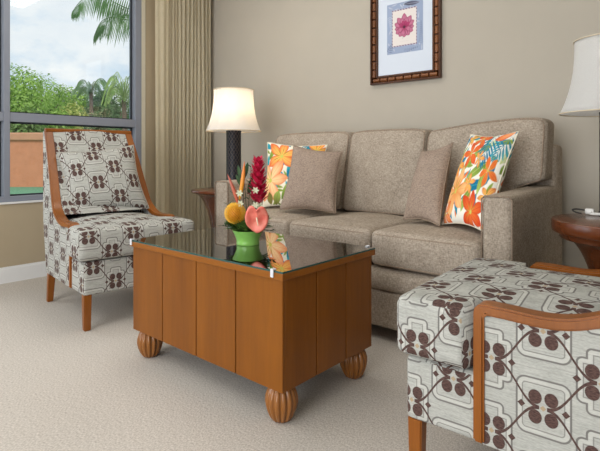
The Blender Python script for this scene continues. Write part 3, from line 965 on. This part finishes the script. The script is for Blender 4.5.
# ------------------------------------------------------------------ framed lotus print
def picture():
    xa, xb, za, zb = -1.884, -1.361, 1.370, 2.105
    cx, cz = (xa + xb) / 2, (za + zb) / 2
    t = thing('framed_print', 'framed pink lotus botanical print hanging on the wall above the sofa', 'picture', (cx, YB - .001, cz))
    hx, hz, w = (xb - xa) / 2, (zb - za) / 2, .058
    bm = bmesh.new()
    # outer and inner lips
    for o_, i_, d in ((0, .012, .030), (w - .013, w, .022)):
        add_box(bm, (-hx + o_, -d, -hz + o_), (-hx + i_, 0, hz - o_), .002, 1); add_box(bm, (hx - i_, -d, -hz + o_), (hx - o_, 0, hz - o_), .002, 1)
        add_box(bm, (-hx + i_, -d, -hz + o_), (hx - i_, 0, -hz + i_), .002, 1); add_box(bm, (-hx + i_, -d, hz - i_), (hx - i_, 0, hz - o_), .002, 1)
    add_box(bm, (-hx + .01, -.012, -hz + .01), (-hx + w - .01, 0, hz - .01)); add_box(bm, (hx - w + .01, -.012, -hz + .01), (hx - .01, 0, hz - .01))
    add_box(bm, (-hx + .01, -.012, -hz + .01), (hx - .01, 0, -hz + w - .01)); add_box(bm, (-hx + .01, -.012, hz - w + .01), (hx - .01, 0, hz - .01))
    fr = obj('frame', bm, M['frame_dk'], t, False)
    # bamboo beads along each side
    def beads(a, b, horiz, c):
        bm = bmesh.new(); n = round((b - a) / .058); L = (b - a) / n
        for k in range(n):
            s0, s1 = a + L * k, a + L * (k + 1)
            prof = [(s0 + .003, .006), (s0 + .006, .0145), (s0 + .012, .0150), ((s0 + s1) / 2, .0138), (s1 - .012, .0150), (s1 - .006, .0145), (s1 - .003, .006)]
            P = [((q, -.014, c) if horiz else (c, -.014, q)) for q, r in prof]
            add_tube(bm, P, [r for q, r in prof], 10)
        obj('bamboo_moulding', bm, M['frame_br'], fr, angle=40)
    m = w / 2 - .001
    beads(-hx + .018, hx - .018, True, -hz + m); beads(-hx + .018, hx - .018, True, hz - m)
    beads(-hz + .045, hz - .045, False, -hx + m); beads(-hz + .045, hz - .045, False, hx - m)
    obj('mat_board', box((-hx + w - .004, -.011, -hz + w - .004), (hx - w + .004, -.004, hz - w + .004)), plain('white_mat_board', rgb(214, 222, 235), .7, var=.01), t, False)
    # print: slate leaf border, cream panel, lotus
    x0, x1, z0, z1 = -1.756 - cx, -1.487 - cx, 1.567 - cz, 1.908 - cz
    nx, nz = 150, 190
    verts = [(x0 + (x1 - x0) * i / nx, -.0118, z0 + (z1 - z0) * j / nz) for j in range(nz + 1) for i in range(nx + 1)]
    faces = [(j * (nx + 1) + i, j * (nx + 1) + i + 1, (j + 1) * (nx + 1) + i + 1, (j + 1) * (nx + 1) + i) for j in range(nz) for i in range(nx)]
    me = bpy.data.meshes.new('print'); me.from_pydata(verts, [], faces); me.update()
    u = np.array([(i / nx) for j in range(nz + 1) for i in range(nx + 1)]); v = np.array([j / nz * 1.27 for j in range(nz + 1) for i in range(nx + 1)])
    c = Cloth(u, v, L3(154, 168, 196))
    S1, S2, S3 = L3(92, 102, 130), L3(146, 158, 186), L3(206, 212, 224)
    rr = random.Random(2)
    for k in range(30): c.lens(rr.random(), rr.random() * 1.27, rr.uniform(0, 360), rr.uniform(.1, .25), .02, S2, S3)
    c.frond(.02, .02, 60, .34, 7, .14, S1, S2, .014); c.frond(.95, .10, 90, .6, 12, .10, S2, S1, .010); c.frond(.05, 1.0, -80, .4, 8, .1, S3, S2, .012)
    c.frond(.45, .02, 10, .4, 7, .08, S2, S1, .012)
    c.lens(.46, 1.21, -4, .46, .055, L3(70, 72, 92), L3(110, 112, 136), vein=S3)
    ins = (u > .14) & (u < .84) & (v > .17) & (v < 1.10)
    dash = (np.floor((u + v) * 26) % 2 == 0)
    c.put(ins.astype(float), np.where(dash[:, None], L3(120, 78, 110), L3(196, 190, 200)))
    ins = (u > .165) & (u < .815) & (v > .195) & (v < 1.075)
    c.put(ins.astype(float), L3(228, 220, 216))
    P1, P2, P3 = L3(198, 84, 130), L3(158, 38, 86), L3(224, 150, 180)
    P4 = L3(120, 28, 70)
    for a, L in ((180, .27), (0, .27), (205, .27), (-25, .27), (235, .25), (-55, .25), (-90, .24), (152, .31), (28, .31), (125, .34), (55, .34), (90, .37), (108, .27), (72, .27), (200, .18), (-20, .18), (-75, .2), (255, .2)):
        c.lens(.49, .62, a, L, .078, P2, P3, P4, vein=P1, peak=.62)
    for a in (40, 75, 105, 140): c.lens(.49, .62, a, .19, .05, P4, P1, P2, vein=P2, peak=.6)
    c.put(np.clip((.04 - np.hypot(u - .49, v - .64)) / .01, 0, 1), L3(84, 44, 60))
    c.lens(.47, .42, -110, .09, .008, L3(120, 120, 120), L3(150, 150, 150))
    for k in range(5): c.lens(.38 + .05 * k, .285, 8, .035, .006, L3(190, 184, 184), L3(190, 184, 184))
    at_ = me.color_attributes.new('Col', 'FLOAT_COLOR', 'POINT')
    at_.data.foreach_set('color', np.concatenate([c.c, np.ones((len(c.c), 1))], 1).astype(np.float32).ravel())
    link('print', me, attr_mat('lotus_print_paper', .6, False), t)
picture()

# ------------------------------------------------------------------ flower arrangement
def quad_leaf(bm, base, d, up, L, W, curl=.15, seg=6, fold=.15):
    """a pointed leaf with a fold along the middle and a droop"""
    d = Vector(d).normalized(); up = Vector(up); sd = d.cross(up).normalized(); up = sd.cross(d).normalized()
    Lf, Md, Rg = [], [], []
    for k in range(seg + 1):
        t = k / seg; w = W * math.sin(PI * min(1, t * .93 + .05)) ** .8 * (1 if k < seg else .02)
        c = Vector(base) + d * (L * t) - up * (curl * L * t * t)
        Lf.append(bm.verts.new(c - sd * w + up * w * fold)); Md.append(bm.verts.new(c)); Rg.append(bm.verts.new(c + sd * w + up * w * fold))
    for k in range(seg):
        bm.faces.new((Lf[k], Md[k], Md[k + 1], Lf[k + 1])); bm.faces.new((Md[k], Rg[k], Rg[k + 1], Md[k + 1]))

def flowers():
    loc = Vector((-1.495, 1.393, .511))
    t = thing('flower_arrangement', 'tropical flower arrangement in a green bowl on the coffee table', 'flower arrangement', loc)
    # local frame: r to the picture's right, f away, z up
    def P(r, z, f=0): return rt * r + fw * f + Vector((0, 0, z))
    pxm = 2.035 / F
    def Q(u, v, f=0): return P((u - 247) * pxm * (1 + f / 2.035), (244.5 - v) * pxm * (1 + f / 2.035), f)
    bm = bmesh.new()
    add_lathe(bm, [(.02, 0), (.046, 0), (.048, .004), (.047, .010), (.0475, .018), (.051, .030), (.057, .044), (.0635, .056), (.0645, .059), (.061, .059), (.054, .045), (.044, .030), (.02, .028)], 48)
    obj('pot', bm, M['pot'], t, angle=60)
    obj('foliage_stuff' if False else 'moss', rbox(.048, .048, .014, .012, 3, 3) if False else move(rbox(.034, .034, .014, .012, 3, 3), (0, 0, .042)), leaf_mat('moss_green', rgb(40, 62, 24), rgb(74, 96, 40), 80), t)
    G1 = leaf_mat('fern_green', rgb(54, 92, 36), rgb(128, 164, 76), 30); G2 = leaf_mat('dark_leaf_green', rgb(22, 52, 24), rgb(60, 98, 44), 30)
    rr = random.Random(11)
    bm = bmesh.new()
    for k in range(400):
        a = rr.uniform(0, 2 * PI); el = rr.uniform(.12, 1.25)
        d = Vector((math.cos(a) * math.cos(el), math.sin(a) * math.cos(el), math.sin(el)))
        b = Vector((math.cos(a) * .035, math.sin(a) * .035, .055 + rr.uniform(0, .03)))
        quad_leaf(bm, b, d, (0, 0, 1), rr.uniform(.040, .078) * (.6 if d.dot(fw) < -.35 else 1), rr.uniform(.007, .0135), rr.uniform(.05, .35), 4)
    obj('foliage', bm, G1, t, angle=0)
    # taller sprigs at left and right
    for (u0, v0, u1, v1, f) in ((236, 226, 226, 205, 0), (240, 222, 233, 196, .02), (256, 228, 268, 218, -.02), (250, 220, 254, 196, .03), (242, 215, 240, 172, .03), (246, 210, 249, 170, .04), (234, 228, 221, 226, 0), (258, 230, 272, 230, -.02)):
        bm = bmesh.new()
        a, b = Q(u0, v0, f), Q(u1, v1, f)
        add_tube(bm, [a, a.lerp(b, .5) + P(.003, 0), b], .0012, 5)
        for k in range(9):
            q = a.lerp(b, .2 + .8 * k / 8); sd = 1 if k % 2 else -1
            d = (b - a).normalized() + P(sd * .9, .1, rr.uniform(-.7, .7))
            quad_leaf(bm, q, d, (0, 0, 1), rr.uniform(.018, .03), .0055, .2, 4)
        obj('leaf_sprig', bm, G2, t, angle=0)
    bm = bmesh.new()
    for u0, v0, u1, v1, f in ((241, 188, 236, 166, .02), (242, 190, 234, 176, .02), (246, 195, 251, 178, .03), (246, 196, 252, 184, .03), (243, 180, 246, 164, .03)):
        a, b = Q(u0, v0, f), Q(u1, v1, f)
        quad_leaf(bm, a, b - a, -fw, (b - a).length, .009, .1, 6)
    add_tube(bm, [Q(246, 228, .02), Q(244, 200, .025), Q(242, 178, .025)], .0015, 5)
    obj('tall_leaf', bm, G2, t, angle=0)
    # red ginger: overlapping bracts around a spike
    bm = bmesh.new()
    a, b = Q(256.5, 205, .03), Q(256.5, 156, .03)
    ax = (b - a).normalized()
    N = 60
    for k in range(N):
        q = k / (N - 1); ang = k * 2.39996
        rad = .017 * math.sin(PI * (q * .8 + .2)) ** .7
        rdir = (rt * math.cos(ang) + fw * math.sin(ang))
        base = a.lerp(b, q * .86)
        quad_leaf(bm, base + rdir * rad * .35, ax * (1.0) + rdir * (.70 - .25 * q), -rdir if False else rdir, (.054 - .020 * q), .0140 - .004 * q, -.3, 5, .35)
    add_tube(bm, [a, b - ax * .02], .006, 8)
    obj('ginger_flower', bm, leaf_mat('crimson_bract', rgb(164, 12, 50), rgb(226, 44, 88), 60, trans=.1), t, angle=0)
    bm = bmesh.new(); add_tube(bm, [Q(252, 232, .02), Q(255, 215, .03), Q(256.5, 200, .03)], .0035, 8)
    obj('stem', bm, leaf_mat('reddish_stem', rgb(130, 50, 50), rgb(160, 76, 60), 40, trans=0), t)
    # bird of paradise bracts: one upright, one leaning
    def blade(u0, v0, u1, v1, f, w, mat):
        bm = bmesh.new(); a, b = Q(u0, v0, f), Q(u1, v1, f)
        n = 12; pts = [a.lerp(b, k / n) + rt * (.003 * math.sin(PI * k / n)) for k in range(n + 1)]
        add_tube(bm, pts, [w * max(.06, math.sin(PI * min(1, .12 + .88 * k / n)) ** .8) for k in range(n + 1)], 10)
        obj('bird_of_paradise_bract', bm, mat, t)
    def grad(name, z0, z1, c0, c1):
        m, nt, b = new_mat(name); tc = nt.nodes.new('ShaderNodeTexCoord'); sp = nt.nodes.new('ShaderNodeSeparateXYZ')
        nt.links.new(tc.outputs['Object'], sp.inputs[0]); f = contrast(V(nt, sp.outputs[2]) + noise(nt, 40, 2) * .03 - .015, z0, z1)
        nt.links.new(mixc(nt, f, c0, c1), b.inputs['Base Color']); setp(b, Roughness=.45); return m
    blade(238.5, 200, 243.5, 162, 0, .0088, grad('yellow_orange_bract', .19, .34, rgb(236, 170, 36), rgb(222, 110, 52)))
    blade(238, 206, 226.5, 174, -.01, .0078, grad('salmon_bract', .16, .30, rgb(196, 92, 58), rgb(176, 98, 84)))
    bm = bmesh.new(); add_tube(bm, [Q(243, 232, 0), Q(239, 215, 0), Q(238.5, 198, 0)], .003, 8); obj('stem', bm, M_green_stem(), t)
    # pincushion protea
    bm = bmesh.new(); c = Q(235, 213.5, -.03); R0 = .040
    bmesh.ops.create_icosphere(bm, subdivisions=3, radius=R0 * .70, matrix=Matrix.Translation(c))
    core = obj('pincushion_flower', bm, leaf_mat('pincushion_orange', rgb(186, 104, 14), rgb(222, 146, 28), 160, trans=.05), t, angle=0)
    bm = bmesh.new()
    for k in range(330):
        zz = 1 - 2 * (k + .5) / 330; ang = k * 2.39996; q = math.sqrt(1 - zz * zz)
        d = Vector((q * math.cos(ang), q * math.sin(ang), zz))
        tng = d.cross(Vector((.2, .1, 1))).normalized()
        add_tube(bm, [c + d * R0 * .6, c + d * R0 * .92 + tng * .001, c + d * R0 * 1.10 + tng * .005 + Vector((0, 0, .005))], [.0010, .0009, .0015], 4)
    obj('flower_pins', bm, plain('pincushion_pin_yellow', rgb(244, 186, 48), .5, var=.15, vs=200), core, angle=0)['kind'] = 'stuff'
    # anthurium: heart shaped spathe with a pale spadix
    bm = bmesh.new(); ctr = Q(258, 215.5, -.088); u_ax = rt; v_ax = Vector((0, 0, 1)) * .97 - fw * .25; n_ax = u_ax.cross(v_ax).normalized()
    if n_ax.dot(fw) > 0: n_ax = -n_ax
    n = 60; rings = []
    def heart(a):
        # 0 at the notch on top, going round
        b = a if a < PI else a - 2 * PI
        r = 1 - .34 * math.exp(-(b / .26) ** 2) + .06 * math.exp(-((abs(b) - PI) / .35) ** 2) + .05 * math.exp(-((abs(b) - .6) / .3) ** 2)
        return .047 * r * math.sin(a), .058 * r * math.cos(a)
    for q in (0.0, .2, .4, .6, .8, .92, 1.0):
        ring = []
        for k in range(n):
            x, y = heart(2 * PI * k / n)
            h = .006 * (1 - q * q) * -1 + .004 * math.sin(6 * PI * k / n) * q + (.004 if .75 < q < .95 else 0) - .006 * q * abs(x) / .04
            ring.append(bm.verts.new(ctr + u_ax * x * q + v_ax * y * q + n_ax * h))
        rings.append(ring)
    for a, b in zip(rings, rings[1:]):
        for k in range(n): bm.faces.new((a[k], a[(k + 1) % n], b[(k + 1) % n], b[k]))
    bmesh.ops.remove_doubles(bm, verts=bm.verts[:], dist=.00005)
    bmesh.ops.solidify(bm, geom=bm.faces[:], thickness=.0012)
    m = leaf_mat('coral_spathe', rgb(240, 110, 96), rgb(252, 150, 130), 40, trans=.08); m.node_tree.nodes['Principled BSDF'].inputs['Roughness'].default_value = .35
    obj('anthurium_spathe', bm, m, t, angle=0)
    bm = bmesh.new(); add_tube(bm, [ctr + v_ax * .006 + n_ax * .002, ctr - v_ax * .006 + n_ax * .009 + u_ax * .003, ctr - v_ax * .024 + n_ax * .011 + u_ax * .006], [.0034, .003, .0018], 8)
    obj('anthurium_spadix', bm, plain('cream_spadix', rgb(246, 222, 190), .5, var=.05), t)
    # small white star flowers
    wm = plain('white_petal', rgb(216, 220, 190), .6, var=.08)
    for u, v, f in ((254.5, 191, 0), (255, 205, -.02), (239, 193, -.02), (259, 206, -.01), (240, 203, -.03)):
        bm = bmesh.new(); c = Q(u, v, f)
        for k in range(6):
            a = 2 * PI * k / 6; d = rt * math.cos(a) + Vector((0, 0, 1)) * math.sin(a) - fw * .45
            quad_leaf(bm, c, d, -fw, .016, .0040, .25, 4)
        bmesh.ops.create_icosphere(bm, subdivisions=2, radius=.0018, matrix=Matrix.Translation(c - fw * .002))
        obj('white_flower', bm, wm, t, angle=0)
def M_green_stem():
    return leaf_mat('green_stem', rgb(86, 110, 50), rgb(120, 140, 66), 40, trans=0)
flowers()

# ------------------------------------------------------------------ outside the window
def out_struct(name, bm, mat): return struct(name, bm, mat)
bm = bmesh.new(); GZ = -.15
for (x0, y0, x1, y1) in ((-70, -40, XL - .16, 70),):
    add_box(bm, (x0, y0, GZ - .2), (x1, y1, GZ))
def lawn_mat():
    m, nt, b = new_mat('lawn_green'); f = contrast(noise(nt, 30, 4), .3, .7)
    nt.links.new(mixc(nt, f, rgb(72, 122, 92), rgb(112, 160, 126)), b.inputs['Base Color']); setp(b, Roughness=.9); return m
g = struct('ground', bm, lawn_mat())

# rendered garden wall with a coping
WD = 15.8
wc = fw * WD + rt * ((60 - 300) / F * WD)
wl = thing('garden_wall', 'terracotta coloured garden wall across the lawn outside the window', 'garden wall', (wc.x, wc.y, GZ), ANG)
stucco = plain('terracotta_stucco', rgb(216, 146, 112), .9, spec=.2, var=.12, vs=4)
obj('wall_face', box((-9, 0, 0), (9, .25, 1.50)), stucco, wl, False)
obj('coping', box((-9.05, -.06, 1.50), (9.05, .31, 1.75), .03), plain('pale_terracotta_coping', rgb(206, 150, 118), .85, var=.1, vs=4), wl, False)

def leafy(name, label, cat, u, d, vtop, w, mat, seed, n=1600, ls=.22, hfrac=1.0, group=None, drop=0):
    """a tree with trunk, limbs and a leafy crown standing at picture column u, distance d"""
    rr = random.Random(seed)
    p = fw * d + rt * ((u - 300) / F * d)
    top = H + (HZ - vtop) / F * d - GZ
    t = thing(name, label, cat, (p.x, p.y, GZ), 0, group)
    th = top * .30 * hfrac
    bm = bmesh.new(); add_tube(bm, [(0, 0, 0), (.05, 0, th * .6), (0, .05, th + top * .2)], [w * .07, w * .055, w * .03], 8)
    for k in range(5):
        a = rr.uniform(0, 6.28); add_tube(bm, [(0, 0, th * .8), (math.cos(a) * w * .25, math.sin(a) * w * .25, top * .5), (math.cos(a) * w * .4, math.sin(a) * w * .4, top * .68)], [w * .03, w * .02, w * .008], 6)
    obj('trunk', bm, M_bark, t, angle=0)
    bm = bmesh.new()
    lumps = [(0, 0, top * .62, w * .5, top * .36)]
    for k in range(11):
        a = rr.uniform(0, 6.28); r = rr.uniform(.2, .42) * w
        lumps.append((math.cos(a) * r, math.sin(a) * r, top * rr.uniform(.34, .80), w * rr.uniform(.18, .30), top * rr.uniform(.12, .19)))
    for k in range(n):
        lx, ly, lz, lr, lh = lumps[rr.randrange(len(lumps))] if rr.random() < .8 else lumps[0]
        z = rr.uniform(-1, 1); a = rr.uniform(0, 6.28); s = math.sqrt(1 - z * z); q = rr.uniform(.78, 1.04)
        c = Vector((lx + lr * s * math.cos(a) * q, ly + lr * s * math.sin(a) * q, lz + lh * z * q))
        if c.z < .05: c.z = .05
        if c.z > top: c.z = top - rr.uniform(0, .2)
        nrm = Vector((s * math.cos(a), s * math.sin(a), z + .4)) + Vector((rr.uniform(-.7, .7), rr.uniform(-.7, .7), rr.uniform(-.7, .7)))
        nrm.normalize(); e1 = nrm.orthogonal().normalized(); e2 = nrm.cross(e1)
        L = ls * rr.uniform(.6, 1.3)
        an = rr.uniform(0, 6.28); f1 = e1 * math.cos(an) + e2 * math.sin(an); f2 = nrm.cross(f1)
        bm.faces.new([bm.verts.new(c + f1 * L * i + f2 * L * .5 * j + nrm * (-.1 * L * abs(i))) for i, j in ((-1, 0), (0, -1), (1, 0), (0, 1))])
    obj('foliage', bm, mat, t, smooth=False)
    return t
M_bark = plain('bark', rgb(112, 96, 80), .9, var=.3, vs=30)
LB = leaf_mat('bright_leaf', rgb(104, 148, 52), rgb(184, 214, 108), .9, trans=.35)
LM = leaf_mat('mid_leaf', rgb(84, 122, 58), rgb(146, 176, 96), .9, trans=.3)
LD = leaf_mat('dark_leaf', rgb(60, 92, 56), rgb(112, 142, 92), .9, trans=.3)
LY = leaf_mat('yellow_leaf', rgb(150, 162, 70), rgb(200, 204, 116), .9, trans=.3)

leafy('broad_tree', 'bright green broad tree beyond the wall at the left window edge', 'tree', 14, 21, 61, 2.9, LB, 1, 6000, .085)
leafy('broad_tree', 'bright green broad tree beyond the wall, sloping down beside the left tree', 'tree', 38, 26.5, 71, 3.6, LB, 2, 6000, .10)
leafy('broad_tree', 'low bright green tree beyond the wall, left of the yellowish bush', 'tree', 57, 32.5, 83, 3.6, LM, 3, 5000, .12)
leafy('garden_bush', 'yellowish green bush beyond the wall, just left of the small palm', 'bush', 73, 24, 99, 1.6, LY, 4, 3000, .08, .5)
leafy('broad_tree', 'dull green rounded tree behind the small palm', 'tree', 98, 38, 89, 4.0, LD, 5, 5000, .15)
leafy('broad_tree', 'dull green rounded tree between the small palm and the right window edge', 'tree', 113, 29, 84, 2.4, LD, 6, 5000, .11)
for i, (u, v, w, mt, lb) in enumerate(((28, 104, .95, LM, 'mid green bush low behind the wall under the tallest tree'), (62, 108, .85, LB, 'bright green low bush behind the wall, under the yellowish bush'), (96, 110, .85, LD, 'dull green low bush under the small palm'))):
    leafy('garden_bush', lb, 'bush', u, 17.7 + .9 * (i % 2), v, w, mt, 20 + i, 3000, .08, .5)

def frond(bm, pts, L, n, w, rr, droop=1.0, lw=.85):
    """a palm frond: curved rib with hanging leaflets"""
    pts = [Vector(p) for p in pts]
    fine = []
    for i in range(len(pts) - 1):
        p0, p1, p2, p3 = pts[max(i - 1, 0)], pts[i], pts[i + 1], pts[min(i + 2, len(pts) - 1)]
        for k in range(8):
            t = k / 8; fine.append(.5 * (2 * p1 + (p2 - p0) * t + (2 * p0 - 5 * p1 + 4 * p2 - p3) * t * t + (3 * p1 - p0 - 3 * p2 + p3) * t ** 3))
    fine.append(pts[-1])
    add_tube(bm, fine, [w * (1.2 - k / len(fine)) for k in range(len(fine))], 5)
    for k in range(n):
        q = .04 + .95 * k / (n - 1); i = min(int(q * (len(fine) - 1)), len(fine) - 2)
        p = fine[i].lerp(fine[i + 1], q * (len(fine) - 1) - i); tg = (fine[i + 1] - fine[i]).normalized()
        sdv = tg.cross(Vector((0, 0, 1))); 
        if sdv.length < .1: sdv = tg.cross(Vector((0, 1, 0)))
        sdv.normalize()
        ln = L * (math.sin(PI * (q * .8 + .16)) ** .6) * rr.uniform(.8, 1.1)
        for s in (-1, 1):
            d = (tg * .45 + sdv * s * .55 + Vector((0, 0, -1.0 * droop))).normalized()
            quad_leaf(bm, p, d, Vector((0, 0, 1)) + sdv * s, ln, w * lw, .35, 4, .1)

PG = leaf_mat('palm_frond_green', rgb(46, 84, 44), rgb(104, 146, 82), 2, trans=.25)
def big_palm():
    rr = random.Random(4); D = 9.0
    c = at(158, 12, D); p0 = Vector((c.x, c.y, GZ))
    t = thing('tall_palm', 'tall palm tree whose drooping fronds hang into the top of the window', 'palm tree', p0)
    bm = bmesh.new(); hgt = c.z - GZ
    add_tube(bm, [(.5, .3, 0), (.3, .2, hgt * .4), (.05, .0, hgt * .8), (0, 0, hgt)], [.17, .13, .11, .10], 12); obj('trunk', bm, M_bark, t, angle=0)
    def fr(uv):
        bm = bmesh.new(); frond(bm, [at(u, v, d) - p0 for u, v, d in uv], .48, 46, .012, rr, 1.5, .6); obj('frond', bm, PG, t, angle=0)
    fr([(156, 10, 9), (140, 2, 8.9), (120, -4, 8.8), (98, -6, 8.7), (82, 0, 8.6), (72, 12, 8.6)])
    fr([(156, 12, 9), (138, 11, 8.9), (124, 7, 8.9), (108, -1, 8.9), (92, -8, 8.8)])
    fr([(156, 14, 9), (142, 20, 8.9), (128, 20, 8.8), (113, 17, 8.7), (101, 22, 8.7), (94, 36, 8.7)])
    fr([(156, 10, 9), (164, -20, 9.2), (180, -40, 9.3), (200, -35, 9.4), (214, -10, 9.5)])
    fr([(158, 12, 9), (178, 0, 8.8), (200, 5, 8.5), (216, 30, 8.3)]); fr([(158, 12, 9), (172, 20, 9.4), (188, 40, 9.8), (196, 66, 9.9)])
    fr([(157, 10, 9), (148, -30, 9.4), (138, -55, 9.8), (122, -60, 10.2), (110, -45, 10.4)])
big_palm()
def small_palm(label, u, v, d, fl, n, mat, up=.3, seed=1, ll=.3, w=.012):
    rr = random.Random(seed); c = at(u, v, d); p0 = Vector((c.x, c.y, GZ))
    t = thing('small_palm', label, 'palm tree', p0)
    bm = bmesh.new(); add_tube(bm, [(0.05, 0, 0), (0, .04, (c.z - GZ) * .5), (0, 0, c.z - GZ)], [.12, .09, .07], 8); obj('trunk', bm, M_bark, t, angle=0)
    for k in range(n):
        a = 2 * PI * k / n + rr.uniform(-.2, .2); e = up * rr.uniform(.6, 1.5); dv = Vector((math.cos(a), math.sin(a), 0))
        b = Vector((0, 0, c.z - GZ)); L = fl * rr.uniform(.8, 1.1)
        bm = bmesh.new(); frond(bm, [b, b + dv * L * .4 + Vector((0, 0, L * e)), b + dv * L * .8 + Vector((0, 0, L * e * .8)), b + dv * L * 1.1 + Vector((0, 0, -L * .2))], ll, 22, w, rr, .6)
        obj('frond', bm, mat, t, angle=0)
small_palm('small palm with one arching crown standing mid window beyond the wall', 91, 92, 20, .75, 9, leaf_mat('hazy_palm_green', rgb(88, 122, 80), rgb(146, 174, 124), 2, trans=.3), .5, 3, .34, .014)
small_palm('light green spiky palm beyond the wall at the right window edge', 124, 100, 17, .75, 14, leaf_mat('light_palm_green', rgb(110, 146, 78), rgb(186, 208, 132), 2, trans=.3), .8, 5, .35, .014)

# ------------------------------------------------------------------ sky
w = bpy.data.worlds.new('sky'); bpy.context.scene.world = w; w.use_nodes = True
nt = w.node_tree; bg = nt.nodes['Background']
tc = nt.nodes.new('ShaderNodeTexCoord'); mp = nt.nodes.new('ShaderNodeMapping'); mp.inputs['Scale'].default_value = (1, 1, 1.9)
nt.links.new(tc.outputs['Generated'], mp.inputs['Vector'])
def wn(scale, det, loc):
    m2 = nt.nodes.new('ShaderNodeMapping'); m2.inputs['Location'].default_value = loc; nt.links.new(mp.outputs[0], m2.inputs['Vector'])
    n = nt.nodes.new('ShaderNodeTexNoise'); n.inputs['Scale'].default_value = scale; n.inputs['Detail'].default_value = det
    n.inputs['Roughness'].default_value = .55; nt.links.new(m2.outputs[0], n.inputs['Vector']); return V(nt, n.outputs['Fac'])
cl = contrast(wn(4.2, 6, (0.3, .2, .1)), .30, .50)
sh = contrast(wn(7, 5, (4, 2, 1)), .35, .75)
white = mixc(nt, sh, rgb(253, 254, 255), rgb(228, 237, 246))
sky = mixc(nt, cl, rgb(168, 206, 236), white)
nt.links.new(sky, bg.inputs[0]); bg.inputs[1].default_value = 1.08

# ------------------------------------------------------------------ light
def area(name, loc, rot, sx, sy, e, col):
    l = bpy.data.lights.new(name, 'AREA'); l.shape = 'RECTANGLE'; l.size = sx; l.size_y = sy; l.energy = e; l.color = col
    o = bpy.data.objects.new(name, l); C.objects.link(o); o.location = loc; o.rotation_euler = rot; return o
sun = bpy.data.lights.new('sun', 'SUN'); sun.energy = 2.2; sun.angle = math.radians(12); sun.color = (1, .97, .92)
so = bpy.data.objects.new('sun', sun); C.objects.link(so)
so.rotation_euler = Vector((-.55, .45, -1.0)).to_track_quat('-Z', 'Y').to_euler()
# window daylight as an area light inside the glass, plus three added room fills
area('window_daylight', (XL + .03, -.1, 1.5), (0, -PI / 2, 0), 1.7, 2.1, 20, (.90, .95, 1.0))
area('behind_camera_fill', (-.8, YR + .05, 1.25), (PI / 2, 0, 0), 2.6, 2.1, 122, (.91, .955, 1.0))  # added cool fill behind the camera, before a solid wall; no door built
area('ceiling_fill_front', (-2.0, -.6, ZC - .03), (0, 0, 0), 1.6, 1.2, 15, (1, .98, .95))  # added fill under the ceiling, no fixture there
area('ceiling_fill_rear', (-2.2, 1.7, ZC - .03), (0, 0, 0), 1.6, 1.0, 16, (1, .96, .90))  # second added ceiling fill, lifts the curtain corner; no fixture

for cat, grp in (('armchair', 'trellis fabric armchairs'), ('throw pillow', 'throw pillows'), ('table lamp', 'table lamps with white shades'),
                 ('side table', 'dark cherry side tables'), ('tree', 'trees beyond the garden wall'), ('bush', 'bushes beyond the garden wall'), ('palm tree', 'palms outside the window')):
    for o in bpy.data.objects:
        if o.get('category') == cat: o['group'] = grp

sc = bpy.context.scene
sc.view_settings.view_transform = 'Standard'; sc.view_settings.look = 'None'
sc.view_settings.exposure = 0; sc.view_settings.gamma = 1; sc.view_settings.use_curve_mapping = False
sc.cycles.max_bounces = 8; sc.cycles.transparent_max_bounces = 12
sc.cycles.use_denoising = True
